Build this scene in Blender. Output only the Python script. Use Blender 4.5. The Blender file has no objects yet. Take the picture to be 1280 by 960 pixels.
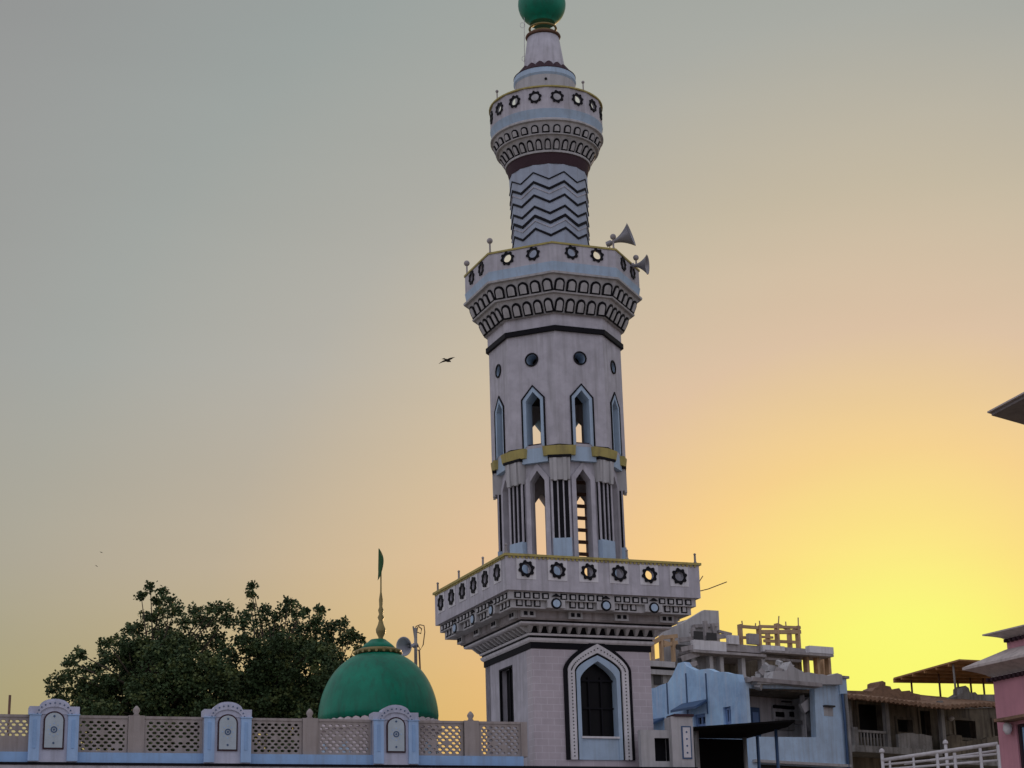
import bpy, bmesh, math, random
from mathutils import Matrix, Vector
from mathutils.geometry import tessellate_polygon
random.seed(7)
R = math.radians
PI = math.pi
scene = bpy.context.scene
COL = scene.collection

# ------------------------------------------------------------------ camera
F, PITCH, ROLL = 2400.0, R(16.87), R(1.40)
EYE = Vector((0, 0, 1.6))
ca, sa, cr, sr = math.cos(PITCH), math.sin(PITCH), math.cos(ROLL), math.sin(ROLL)

def ray(px, py):
    """direction (with y = 1 depth unit free) through a pixel of the 1280x960 photograph"""
    u, v = px - 640, 480 - py
    U, V = u * cr + v * sr, -u * sr + v * cr
    return Vector((U / F, ca - V / F * sa, sa + V / F * ca))

def at(px, py, Y):
    d = ray(px, py)
    return EYE + d * (Y / d.y)

def project(P):
    p = Vector(P) - EYE
    zc = p.y * ca + p.z * sa
    U, V = F * p.x / zc, F * (-p.y * sa + p.z * ca) / zc
    return 640 + U * cr - V * sr, 480 - (U * sr + V * cr)

def zrow(x, y, py):
    """height at which the vertical through (x, y) crosses picture row py"""
    lo, hi = -20.0, 60.0
    for _ in range(50):
        m = (lo + hi) / 2
        if project((x, y, m))[1] > py: lo = m
        else: hi = m
    return (lo + hi) / 2

class Frame:
    """vertical wall frame: x along the wall, y away from the viewer, z up (world height)"""
    def __init__(s, px, py, Y, yaw):
        o = at(px, py, Y)
        s.o = Vector((o.x, o.y, 0)); s.yaw = R(yaw)
        s.M = Matrix.Translation(s.o) @ Matrix.Rotation(s.yaw, 4, 'Z')
        s.I = s.M.inverted()
    def hit(s, px, py, axis='y', val=0.0):
        e = s.I @ EYE; d = s.I.to_3x3() @ ray(px, py)
        i = 'xyz'.index(axis)
        t = (val - e[i]) / d[i]
        return e + d * t
    def uz(s, px, py, y=0.0):
        p = s.hit(px, py, 'y', y); return (p.x, p.z)
    def vz(s, px, py, x=0.0):
        p = s.hit(px, py, 'x', x); return (p.y, p.z)

# ------------------------------------------------------------------ materials
def mat(name, col, rough=0.75, var=0.12, scale=2.5, bump=0.15, metal=0.0, spec=0.35, streak=0.0, dirt=(0.25, 0.22, 0.18), brick=None, speck=0.0):
    m = bpy.data.materials.new(name); m.use_nodes = True
    nt = m.node_tree; N = nt.nodes; L = nt.links
    b = N['Principled BSDF']
    b.inputs['Roughness'].default_value = rough
    b.inputs['Metallic'].default_value = metal
    b.inputs['Specular IOR Level'].default_value = spec
    tc = N.new('ShaderNodeTexCoord')
    n1 = N.new('ShaderNodeTexNoise'); n1.inputs['Scale'].default_value = scale; n1.inputs['Detail'].default_value = 6
    n1.inputs['Roughness'].default_value = 0.62
    L.new(tc.outputs['Object'], n1.inputs['Vector'])
    r = N.new('ShaderNodeValToRGB')
    r.color_ramp.elements[0].position = 0.3; r.color_ramp.elements[1].position = 0.72
    r.color_ramp.elements[0].color = [c * (1 - var) for c in col] + [1]
    r.color_ramp.elements[1].color = [min(1, c * (1 + var * 0.6)) for c in col] + [1]
    L.new(n1.outputs['Fac'], r.inputs['Fac'])
    out = r.outputs['Color']
    if brick:
        bw, bh, mort, mc = brick
        sep = N.new('ShaderNodeSeparateXYZ'); L.new(tc.outputs['Object'], sep.inputs[0])
        add = N.new('ShaderNodeMath'); add.operation = 'ADD'
        L.new(sep.outputs['X'], add.inputs[0]); L.new(sep.outputs['Y'], add.inputs[1])
        cmb = N.new('ShaderNodeCombineXYZ'); L.new(add.outputs[0], cmb.inputs['X']); L.new(sep.outputs['Z'], cmb.inputs['Y'])
        br = N.new('ShaderNodeTexBrick'); L.new(cmb.outputs[0], br.inputs['Vector'])
        br.inputs['Scale'].default_value = 1.0; br.inputs['Mortar Size'].default_value = mort
        br.inputs['Brick Width'].default_value = bw; br.inputs['Row Height'].default_value = bh
        br.inputs['Mortar'].default_value = (*mc, 1)
        br.inputs['Mortar Smooth'].default_value = 0.3
        hs = N.new('ShaderNodeBrightContrast'); hs.inputs['Bright'].default_value = -0.018
        L.new(out, hs.inputs['Color'])
        L.new(out, br.inputs['Color1']); L.new(hs.outputs[0], br.inputs['Color2'])
        out = br.outputs['Color']
    if streak > 0:
        mp = N.new('ShaderNodeMapping'); mp.inputs['Scale'].default_value = (5, 5, 0.35)
        L.new(tc.outputs['Object'], mp.inputs['Vector'])
        n2 = N.new('ShaderNodeTexNoise'); n2.inputs['Scale'].default_value = 1.6; n2.inputs['Detail'].default_value = 5
        L.new(mp.outputs[0], n2.inputs['Vector'])
        r2 = N.new('ShaderNodeValToRGB'); r2.color_ramp.elements[0].position = 0.47; r2.color_ramp.elements[1].position = 0.72
        r2.color_ramp.elements[0].color = (0, 0, 0, 1); r2.color_ramp.elements[1].color = (streak,) * 3 + (1,)
        L.new(n2.outputs['Fac'], r2.inputs['Fac'])
        mx = N.new('ShaderNodeMix'); mx.data_type = 'RGBA'
        L.new(r2.outputs['Color'], mx.inputs[0]); L.new(out, mx.inputs[6]); mx.inputs[7].default_value = (*dirt, 1)
        out = mx.outputs[2]
    if speck > 0:
        n4 = N.new('ShaderNodeTexNoise'); n4.inputs['Scale'].default_value = 14; n4.inputs['Detail'].default_value = 3
        L.new(tc.outputs['Object'], n4.inputs['Vector'])
        r4 = N.new('ShaderNodeValToRGB'); r4.color_ramp.elements[0].position = 0.62; r4.color_ramp.elements[1].position = 0.70
        r4.color_ramp.elements[0].color = (0, 0, 0, 1); r4.color_ramp.elements[1].color = (speck,) * 3 + (1,)
        L.new(n4.outputs['Fac'], r4.inputs['Fac'])
        mx = N.new('ShaderNodeMix'); mx.data_type = 'RGBA'
        L.new(r4.outputs['Color'], mx.inputs[0]); L.new(out, mx.inputs[6]); mx.inputs[7].default_value = (*dirt, 1)
        out = mx.outputs[2]
    L.new(out, b.inputs['Base Color'])
    if bump:
        n3 = N.new('ShaderNodeTexNoise'); n3.inputs['Scale'].default_value = scale * 9; n3.inputs['Detail'].default_value = 5
        L.new(tc.outputs['Object'], n3.inputs['Vector'])
        bp = N.new('ShaderNodeBump'); bp.inputs['Strength'].default_value = bump; bp.inputs['Distance'].default_value = 0.02
        L.new(n3.outputs['Fac'], bp.inputs['Height']); L.new(bp.outputs[0], b.inputs['Normal'])
    return m

M = {}
M['lavender'] = mat('lavender_paint', (0.48, 0.472, 0.515), var=.2, streak=0.55, dirt=(0.25, 0.245, 0.25), speck=0.12)
M['white'] = mat('white_paint', (0.66, 0.66, 0.68), streak=0.4, dirt=(0.3, 0.29, 0.28))
M['greywhite'] = mat('grey_white_paint', (0.46, 0.46, 0.465), streak=0.5, dirt=(0.2, 0.2, 0.19))
M['paleblue'] = mat('pale_blue_paint', (0.385, 0.51, 0.64), streak=0.45, dirt=(0.25, 0.3, 0.35))
M['softblue'] = mat('soft_blue_paint', (0.34, 0.52, 0.78), streak=0.3, dirt=(0.2, 0.26, 0.36))
M['lavblue'] = mat('lavender_blue_paint', (0.47, 0.50, 0.62), streak=0.5, dirt=(0.26, 0.28, 0.33))
M['nichegrey'] = mat('niche_grey_blue_paint', (0.42, 0.50, 0.55), streak=0.2, dirt=(0.3, 0.33, 0.36))
M['blue'] = mat('sky_blue_paint', (0.27, 0.45, 0.72), streak=0.35, dirt=(0.2, 0.24, 0.32))
M['tile'] = mat('cream_wall_tiles', (0.49, 0.445, 0.48), rough=0.4, brick=(0.34, 0.17, 0.006, (0.60, 0.58, 0.62)), streak=0.2, dirt=(0.36, 0.33, 0.35))  # pale joint colour also holds painted glints along the tile edges
M['black'] = mat('black_paint', (0.009, 0.009, 0.012), rough=0.6, spec=0.1)
M['maroon'] = mat('maroon_paint', (0.055, 0.032, 0.040), rough=0.7, spec=0.15)
M['olive'] = mat('mustard_paint', (0.42, 0.36, 0.12), streak=0.5, dirt=(0.18, 0.15, 0.08))
M['rust'] = mat('rusty_brown', (0.16, 0.09, 0.06), rough=0.8, var=0.35)
M['green'] = mat('green_gloss_paint', (0.0, 0.20, 0.118), rough=0.42, var=0.3, spec=0.3, scale=1.6, bump=0.10, streak=0.5, dirt=(0.012, 0.085, 0.055))
M['gold'] = mat('dull_gilt', (0.27, 0.22, 0.09), rough=0.45, metal=0.4)
M['jali'] = mat('weathered_cement_lattice', (0.35, 0.315, 0.30), rough=0.9, streak=0.6, dirt=(0.2, 0.17, 0.15))
M['drum'] = mat('dome_drum_paint', (0.62, 0.56, 0.58), streak=0.4)
M['dark'] = mat('dark_interior_shade', (0.05, 0.05, 0.05), rough=0.95)  # near-black tone, interior shade put into the colour
M['glass'] = mat('tinted_glass', (0.008, 0.008, 0.009), rough=0.35, spec=0.08, bump=0.0)
M['metalgrey'] = mat('grey_painted_metal', (0.28, 0.28, 0.30), rough=0.45, metal=0.3)
M['concrete'] = mat('raw_concrete', (0.36, 0.34, 0.34), rough=0.95, var=0.3, streak=0.5, dirt=(0.14, 0.12, 0.1))
M['glowconcrete'] = mat('concrete_glow_tint', (0.47, 0.33, 0.20), rough=0.95, var=0.3)  # bare concrete with the orange sunset glow put into its colour
M['stainedwhite'] = mat('stained_whitewash', (0.50, 0.68, 0.86), rough=0.9, var=0.22, scale=1.4, streak=0.5, dirt=(0.33, 0.38, 0.44), speck=0.25)
M['peelblue'] = mat('peeling_blue_limewash', (0.40, 0.62, 0.95), rough=0.92, var=0.35, scale=1.1, streak=0.55, dirt=(0.60, 0.68, 0.80), speck=0.25)
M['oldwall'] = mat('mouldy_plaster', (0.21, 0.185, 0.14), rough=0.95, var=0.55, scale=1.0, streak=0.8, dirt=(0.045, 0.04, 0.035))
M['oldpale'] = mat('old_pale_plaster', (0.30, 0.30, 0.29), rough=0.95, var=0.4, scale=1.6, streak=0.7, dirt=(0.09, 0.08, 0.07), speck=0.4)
M['rooftile'] = mat('old_clay_tiles', (0.27, 0.17, 0.11), rough=0.95, var=0.4, scale=4, bump=0.6, speck=0.4, dirt=(0.08, 0.06, 0.05))
M['pink'] = mat('pink_paint', (0.60, 0.29, 0.34), rough=0.85, var=0.14, scale=1.0, streak=0.3, dirt=(0.3, 0.15, 0.18))
M['cornicegrey'] = mat('grey_cornice_paint', (0.56, 0.50, 0.47), rough=0.85, streak=0.4, dirt=(0.18, 0.17, 0.16))
M['rail'] = mat('white_rail_paint', (0.52, 0.51, 0.52), rough=0.5, streak=0.4)
M['tin'] = mat('rusted_tin_sunset_tint', (0.42, 0.23, 0.10), rough=0.8, var=0.35, scale=3)  # rust, with orange evening light mixed into the colour
M['shadetarp'] = mat('tarpaulin_deep_shade', (0.008, 0.008, 0.008), rough=0.95, spec=0.05)  # sheet colour taken near black to hold the shed's deep shade
M['bluepipe'] = mat('blue_pipe_paint', (0.05, 0.10, 0.2), rough=0.5)
M['door'] = mat('blue_door_paint', (0.16, 0.27, 0.5), rough=0.6, streak=0.3)
M['bark'] = mat('bark', (0.07, 0.055, 0.04), rough=0.95, bump=0.6, scale=6)
M['leaf'] = mat('dark_leaves', (0.048, 0.085, 0.032), rough=0.65, var=0.45, scale=0.8, bump=0, spec=0.25)
M['leaf2'] = mat('paler_leaves', (0.10, 0.135, 0.045), rough=0.6, var=0.35, scale=1.2, bump=0, spec=0.25)
for k in ('leaf', 'leaf2'):
    b = M[k].node_tree.nodes['Principled BSDF']
    b.inputs['Transmission Weight'].default_value = 0.0
M['flag'] = mat('green_flag_cloth', (0.045, 0.12, 0.05), rough=0.9)
M['feather'] = mat('dark_feathers', (0.03, 0.026, 0.022), rough=0.9)
M['ground'] = mat('dusty_ground', (0.34, 0.28, 0.21), rough=0.95, var=0.3, scale=0.3)
M['asphalt'] = mat('asphalt', (0.05, 0.05, 0.05), rough=0.9, var=0.25, scale=3)
M['eavedark'] = mat('dark_wood_soffit', (0.24, 0.22, 0.22), rough=0.85, var=0.3, scale=2)
M['dish'] = mat('horn_enamel', (0.40, 0.41, 0.46), rough=0.4, metal=0.1)
M['lampwhite'] = mat('white_lamp_cover', (0.7, 0.7, 0.7), rough=0.4)

# ------------------------------------------------------------------ mesh builder
def arr(p): return tuple(p)
class MB:
    def __init__(s, T=None): s.v, s.f, s.m, s.s = [], [], [], []; s.T = T or Matrix.Identity(4)
    def add(s, vs, fs, mi=0, sm=False):
        n = len(s.v)
        s.v += [s.T @ Vector(v) for v in vs]
        for f in fs: s.f.append([n + i for i in f]); s.m.append(mi); s.s.append(sm)
        return s
    def box(s, x0, x1, y0, y1, z0, z1, mi=0):
        v = [(x, y, z) for z in (z0, z1) for y in (y0, y1) for x in (x0, x1)]
        return s.add(v, [(0, 1, 3, 2), (4, 6, 7, 5), (0, 4, 5, 1), (2, 3, 7, 6), (0, 2, 6, 4), (1, 5, 7, 3)], mi)
    def plate(s, poly, y0, y1, mi=0, holes=(), inner=None):
        """polygon in the x-z plane, with holes, from y0 to y1"""
        loops = [list(poly)] + [list(h) for h in holes]
        flat = [p for l in loops for p in l]; n = len(flat)
        tri = tessellate_polygon([[Vector((p[0], p[1], 0)) for p in l] for l in loops])
        v = [(p[0], y0, p[1]) for p in flat] + [(p[0], y1, p[1]) for p in flat]
        f = [tuple(t) for t in tri] + [tuple(n + i for i in reversed(t)) for t in tri]
        s.add(v, f, mi)
        base = len(s.v) - 2 * n; k = 0
        for li, l in enumerate(loops):
            m = len(l)
            for i in range(m):
                a, b = k + i, k + (i + 1) % m
                s.f.append([base + a, base + b, base + b + n, base + a + n]); s.m.append(inner if (li and inner is not None) else mi); s.s.append(False)
            k += m
        return s
    def lathe(s, prof, n, mi=0, off=0.5, closed=False, sm=False, cap=True, cx=0, cy=0, mats=None):
        m = len(prof); v = []
        for r, z in prof:
            for i in range(n):
                a = 2 * PI * (i + off) / n
                v.append((cx + r * math.sin(a), cy - r * math.cos(a), z))
        segs = range(m if closed else m - 1)
        for j in segs:
            f = []
            for i in range(n):
                a, b = j * n + i, j * n + (i + 1) % n
                c, d = ((j + 1) % m) * n + (i + 1) % n, ((j + 1) % m) * n + i
                f.append((a, b, c, d))
            if j == 0: s.add(v, f, mats[j] if mats else mi, sm); base = len(s.v) - len(v)
            else:
                for q in f: s.f.append([base + i for i in q]); s.m.append(mats[j] if mats else mi); s.s.append(sm)
        if cap and not closed:
            s.f.append([base + i for i in range(n)]); s.m.append(mats[0] if mats else mi); s.s.append(False)
            s.f.append([base + (m - 1) * n + i for i in range(n)]); s.m.append(mats[-1] if mats else mi); s.s.append(False)
        return s
    def tube(s, pts, r, n=8, mi=0, sm=True):
        pts = [Vector(p) for p in pts]
        rr = r if isinstance(r, (list, tuple)) else [r] * len(pts)
        v = []
        for i, p in enumerate(pts):
            d = (pts[min(i + 1, len(pts) - 1)] - pts[max(i - 1, 0)]).normalized()
            q = Vector((0, 0, 1)) if abs(d.z) < 0.9 else Vector((1, 0, 0))
            a = d.cross(q).normalized(); b = d.cross(a)
            for k in range(n):
                t = 2 * PI * k / n; v.append(p + (a * math.cos(t) + b * math.sin(t)) * rr[i])
        f = [(i * n + k, i * n + (k + 1) % n, (i + 1) * n + (k + 1) % n, (i + 1) * n + k) for i in range(len(pts) - 1) for k in range(n)]
        f += [tuple(range(n)), tuple((len(pts) - 1) * n + k for k in range(n))]
        return s.add(v, f, mi, sm)
    def beam(s, a, b, w, h=None, mi=0):
        """rectangular bar from a to b"""
        a, b = Vector(a), Vector(b); h = h or w
        d = (b - a).normalized(); q = Vector((0, 0, 1)) if abs(d.z) < 0.9 else Vector((1, 0, 0))
        x = d.cross(q).normalized() * w / 2; y = d.cross(x).normalized() * h / 2
        v = [p + i * x + j * y for p in (a, b) for i, j in ((-1, -1), (1, -1), (1, 1), (-1, 1))]
        return s.add(v, [(0, 1, 2, 3), (4, 5, 6, 7), (0, 1, 5, 4), (1, 2, 6, 5), (2, 3, 7, 6), (3, 0, 4, 7)], mi)
    def mesh(s, name, mats, bevel=0.0):
        me = bpy.data.meshes.new(name)
        me.from_pydata([tuple(v) for v in s.v], [], s.f)
        for m in (mats if isinstance(mats, (list, tuple)) else [mats]): me.materials.append(M[m])
        me.polygons.foreach_set('material_index', s.m)
        me.polygons.foreach_set('use_smooth', s.s)
        bm = bmesh.new(); bm.from_mesh(me)
        bmesh.ops.recalc_face_normals(bm, faces=bm.faces)
        bm.to_mesh(me); bm.free()
        me.update()
        return me
    def build(s, name, mats, parent=None, bevel=0.0):
        o = bpy.data.objects.new(name, s.mesh(name, mats)); COL.objects.link(o)
        if parent: o.parent = parent
        if bevel:
            b = o.modifiers.new('bevel', 'BEVEL'); b.width = bevel; b.segments = 2; b.limit_method = 'ANGLE'; b.angle_limit = R(40)
        return o

def tag(o, label=None, cat=None, group=None, kind=None):
    if label: o['label'] = label
    if cat: o['category'] = cat
    if group: o['group'] = group
    if kind: o['kind'] = kind
    return o
def empty(name, Mx, label, cat, group=None):
    o = bpy.data.objects.new(name, None); COL.objects.link(o); o.matrix_world = Mx
    o.empty_display_size = 0.3
    return tag(o, label, cat, group)
def inst(o, parent, Mx):
    c = o.copy(); COL.objects.link(c); c.parent = parent; c.matrix_local = Mx
    return c

def circ(cx, cz, r, n=16, ph=0): return [(cx + r * math.cos(2 * PI * i / n + ph), cz + r * math.sin(2 * PI * i / n + ph)) for i in range(n)]
def star(cx, cz, r0, r1, k=8):
    out = []
    for i in range(k * 4):
        rr = r1 if (i % 4) in (0, 1) else r0
        a = 2 * PI * (i + 0.5) / (k * 4); out.append((cx + rr * math.cos(a), cz + rr * math.sin(a)))
    return out
def rect(x0, x1, z0, z1): return [(x0, z0), (x1, z0), (x1, z1), (x0, z1)]
def arch(w, z0, zs, za, cx=0, n=8, bul=0.44):
    """pointed arch outline: half width w, bottom z0, springing zs, apex za"""
    pts = [(cx + w, z0)]
    c = (w, zs + (za - zs) * bul)
    r = []
    for i in range(n):
        t = i / n
        r.append(((1 - t) ** 2 * w + 2 * t * (1 - t) * c[0] * 0.93, (1 - t) ** 2 * zs + 2 * t * (1 - t) * c[1] + t * t * za))
    pts += [(cx + x, z) for x, z in r] + [(cx, za)] + [(cx - x, z) for x, z in reversed(r)] + [(cx - w, z0)]
    return pts
def gable(w, z0, zs, za, cx=0): return [(cx + w, z0), (cx + w, zs), (cx, za), (cx - w, zs), (cx - w, z0)]
def rarch(w, z0, zs, cx=0, n=10, h=None):
    h = h or w
    return [(cx + w, z0)] + [(cx + w * math.cos(PI * i / n), zs + h * math.sin(PI * i / n)) for i in range(n + 1)] + [(cx - w, z0)]

# ------------------------------------------------------------------ ground
g = MB().box(-600, 600, -300, 1500, -0.5, 0.0).build('ground', 'ground'); tag(g, 'dusty brown town ground', kind='structure')
g = MB(Matrix.Translation((0, 22, 0)) @ Matrix.Rotation(R(10), 4, 'Z')).box(-120, 120, -5, 5, 0.0, 0.006).build('road', 'asphalt'); tag(g, 'grey asphalt street', kind='structure')

# ================================================================== MINARET
YAW = R(21.86); LEAN = R(0.31); AX = Vector((1.259, 50.0))
S2 = math.sqrt(2)
zpiv = 4.6
TM = Matrix.Translation((AX.x, AX.y, 0)) @ Matrix.Translation((0, 0, zpiv)) @ Matrix.Rotation(-LEAN, 4, 'Y') @ Matrix.Translation((0, 0, -zpiv)) @ Matrix.Rotation(YAW, 4, 'Z')
minaret = empty('minaret', TM, 'tall lavender and white octagonal minaret with three galleries and a green bulb on top', 'minaret')
def zc(py, r):              # nearest corner / nearest rim point of an octagon or circle of radius r
    return zrow(AX.x, AX.y - r, py)
def zs(py, s):              # nearest corner of the square of half size s
    return zrow(AX.x - 0.556 * s, AX.y - 1.30 * s, py)
def rot(k, n): return Matrix.Rotation(2 * PI * k / n, 4, 'Z')
def mpart(name, mb, mats, parent=minaret, **k): return mb.build(name, mats, parent, **k)

# ---- square base
sB = 1.635
zb_top = zs(810, sB)
zled = zs(950, sB)
pxm = 48.6
zA_top = zs(799.5, sB)           # arch outer apex touches the cornice
ztb = lambda py: zs(py, sB)
# arch centre on the tiled face : px 750 of 664..815
acx = 0.02
def tz(py):  # height on the tiled face at the arch
    return zrow(AX.x + 0.62, AX.y - 1.52, py)
a_out, a_in = 0.93, 0.50
z_ap_out, z_sp_out = tz(799), tz(838)
z_ap_in, z_sp_in = tz(827), tz(850)
z_sill = tz(921)
acx = 0.13
fr = MB()
fr.plate(rect(-sB, sB, 0, zb_top), -sB, -sB + 0.35, 0, [list(reversed(arch(a_in, z_sill, z_sp_in, z_ap_in, acx, 8)))], inner=1)
mpart('tiled_wall', fr, ['tile', 'paleblue'])
pl = MB(rot(-1, 4))
wx0, wx1 = -0.62, 0.30       # window on left face
lz0, lz1 = zrow(AX.x - 1.5, AX.y - 0.9, 903), zrow(AX.x - 1.55, AX.y - 0.6, 833.5)
pl.plate(rect(-sB, sB - 0.352, 0, zb_top - 0.002), -sB, -sB + 0.35, 0, [rect(wx0, wx1, lz0, lz1)[::-1]])
for k in (1, 2):
    pl.T = rot(k, 4); pl.plate(rect(-sB + 0.352, sB - (0.352 if k == 1 else 0.0), 0, zb_top - 0.002), -sB, -sB + 0.35, 0)
mpart('plain_wall', pl, 'lavender')
mpart('inner_floor', MB().box(-1.25, 1.25, -1.25, 1.25, zled - 0.4, zled - 0.3), 'dark')
mpart('inner_ceiling', MB().box(-1.25, 1.25, -1.25, 1.25, zb_top - 0.3, zb_top - 0.2), 'dark')
# window joinery
w = MB(rot(-1, 4))
w.plate(rect(wx0, wx1, lz0, lz1), -sB + 0.2, -sB + 0.24, 0)
win = mpart('side_window', w, 'glass')
w = MB(rot(-1, 4)); w.plate(rect(wx0 - .015, wx1 + .015, lz0 - .015, lz1 + .015), -sB - .006, -sB + .06, 0, [rect(wx0 + .03, wx1 - .03, lz0 + .03, lz1 - .03)[::-1]])
w.box(-.18, -.14, -sB + .1, -sB + .14, lz0, lz1)
w.build('window_frame', 'black', win)
# arch
aw = MB(); aw.plate(arch(a_in + .03, z_sill, z_sp_in, z_ap_in + .03, acx), -sB + 0.22, -sB + 0.25, 0)
arch_w = mpart('arched_window', aw, 'glass')
f = MB()
y0 = -sB
zbot = zled + 0.02
def ring(mb, w0, zs0, za0, w1, zs1, za1, ya, yb, mi):
    o = arch(w0, zbot, zs0, za0, acx, 10); i = arch(w1, zbot, zs1, za1, acx, 10)
    mb.plate(o + i[::-1], ya, yb, mi)
ring(f, a_out, z_sp_out, z_ap_out, a_out - .10, z_sp_out, z_ap_out - .13, y0 - .06, y0 - .002, 0)      # black outer
ring(f, a_out - .10, z_sp_out, z_ap_out - .13, a_out - .28, z_sp_out - .03, z_ap_out - .36, y0 - .10, y0 - .002, 1)  # light beaded
ring(f, a_out - .28, z_sp_out - .03, z_ap_out - .36, a_out - .33, z_sp_out - .05, z_ap_out - .42, y0 - .05, y0 - .002, 0)
ring(f, a_out - .33, z_sp_out - .05, z_ap_out - .42, a_in, z_sp_in, z_ap_in + .002, y0 - .075, y0 - .002, 2)
f.plate(rect(acx - a_in, acx + a_in, zbot, z_sill), y0 - .04, y0 - .002, 2)
f.box(acx - a_in - .02, acx + a_in + .02, y0 - .09, y0 - .041, z_sill - .05, z_sill, 1)
bd = f
oo = arch(a_out - .19, zbot, z_sp_out - .02, z_ap_out - .25, acx, 14)
L = []
for a, b in zip(oo, oo[1:]):
    n = max(1, int(math.dist(a, b) / .085))
    for i in range(n): t = i / n; L.append((a[0] + (b[0] - a[0]) * t, a[1] + (b[1] - a[1]) * t))
for x, z in L: bd.plate(circ(x, z, .017, 6), y0 - .115, y0 - .101, 0)
f.build('arch_surround', ['black', 'white', 'paleblue'], arch_w)
gz = MB()
for x in (acx - .17, acx + .17): gz.box(x - .02, x + .02, y0 + .16, y0 + .2, z_sill, z_sp_in + .1)
gz.box(acx - a_in, acx + a_in, y0 + .155, y0 + .195, z_sp_in - .02, z_sp_in + .03)
gz.box(acx - a_in, acx + a_in, y0 + .155, y0 + .195, (z_sp_in + z_sill) / 2, (z_sp_in + z_sill) / 2 + .035)
gz.build('glazing_bar', 'black', arch_w)

# ---- cornice under the square gallery
def sqr(prof, mats, mi=0): return MB().lathe([(a * S2, z) for a, z in prof], 4, closed=False, cap=True, mats=mats)
Z = lambda py, s: zs(py, s)
z_1, z_2 = Z(810, sB), Z(802, sB + .03)
c = MB(); c.lathe([((sB + .03) * S2, z_1), ((sB + .03) * S2, z_2)], 4); mpart('dark_band', c, 'black')
zw0, zw1 = z_2, Z(796.5, 1.72)
c = MB(); c.lathe([(1.68 * S2, zw0), (1.72 * S2, zw0 + .04), (1.74 * S2, zw1)], 4); mpart('white_moulding', c, 'white')
zk1 = Z(793.5, 1.72); c = MB(); c.lathe([(1.70 * S2, zw1), (1.70 * S2, zk1)], 4)
zd0, zd1 = zk1 + .05, Z(780, 1.97)
c.lathe([(1.74 * S2, zk1), (1.76 * S2, zd0)], 4, 1)
c.lathe([(1.72 * S2, zd0), (1.80 * S2, zd1)], 4, 0)
zm1 = Z(776, 2.06)
c.lathe([(2.03 * S2, zd1), (2.07 * S2, zd1 + .02), (2.07 * S2, zm1)], 4, 1)
z_f0, z_f1 = Z(773, 2.14), Z(762, 2.17)
c.lathe([(2.08 * S2, zm1), (2.08 * S2, z_f0)], 4, 0)
mpart('cornice_moulding', c, ['black', 'white'])
# dentils: wedge corbels
d = MB()
for k in range(4):
    d.T = rot(k, 4)
    nD = 14
    for i in range(nD):
        x = -1.86 + 3.72 * (i + .5) / nD
        d.add([(x - .02, -1.80, zd0 + .01), (x + .03, -1.80, zd0 + .01), (x + .03, -1.70, zd0 + .01), (x - .02, -1.70, zd0 + .01),
               (x - .09, -1.98, zd1 - .005), (x + .03, -1.98, zd1 - .005), (x + .03, -1.74, zd1 - .005), (x - .09, -1.74, zd1 - .005)],
              [(0, 1, 2, 3), (4, 5, 6, 7), (0, 1, 5, 4), (1, 2, 6, 5), (2, 3, 7, 6), (3, 0, 4, 7)])
mpart('dentil_row', d, 'greywhite')
# frieze with brackets
c = MB(); c.lathe([(2.12 * S2, z_f0), (2.16 * S2, z_f0 + .05), (2.16 * S2, z_f1)], 4)
for k in range(4):
    c.T = rot(k, 4)
    for i in range(4):
        x = -1.93 + i * 1.27
        c.box(x - .19, x + .19, -2.24, -2.162, z_f0 + .03, z_f1 - .002, 1)
        for dx in (-.08, .08): c.box(x + dx - .045, x + dx + .045, -2.26, -2.241, z_f0 + .08, z_f1 - .04, 2)
        for q in (.2, .55, .75): pass
mpart('frieze', c, ['concrete', 'greywhite', 'black'])
# niche rows (stepped)
zr0, zr1, zr2 = z_f1, Z(748.5, 2.50), Z(737, 2.60)
c = MB(); c.lathe([(2.46 * S2, zr0), (2.46 * S2, zr1)], 4, 0); c.lathe([(2.56 * S2, zr1), (2.56 * S2, zr2)], 4, 0)
for k in range(4):
    c.T = rot(k, 4)
    h = zr1 - zr0; h2 = zr2 - zr1
    cs = [-1.32, .03, 1.36]
    for i in range(20):
        x = -2.38 + 4.76 * (i + .5) / 20
        if min(abs(x - q) for q in cs) > .31:
            c.plate(rarch(.085, zr0 + .04, zr0 + .17, x, 6), -2.475, -2.461, 1)
            c.plate(rarch(.05, zr0 + .065, zr0 + .16, x, 6), -2.49, -2.476, 0)
        x = -2.46 + 4.92 * (i + .5) / 20
        if min(abs(x - q) for q in cs) > .13:
            c.plate(rect(x - .09, x + .09, zr1 + .03, zr2 - .03), -2.575, -2.561, 1)
            c.plate(rect(x - .05, x + .05, zr1 + .05, zr2 - .065), -2.59, -2.576, 0)
    for q in cs:
        c.box(q - .24, q + .24, -2.58, -2.461, zr0 + .01, zr1 + .02, 0); c.plate(circ(q, (zr0 + zr1) / 2 + .02, .14, 20), -2.595, -2.581, 1); c.plate(circ(q, (zr0 + zr1) / 2 + .02, .095, 20), -2.61, -2.596, 2)
        c.plate([(q - .12, zr1 + .10), (q + .12, zr1 + .10), (q, zr2 - .03)], -2.60, -2.562, 1)
mpart('niche_row', c, ['greywhite', 'black', 'paleblue'])
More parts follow.
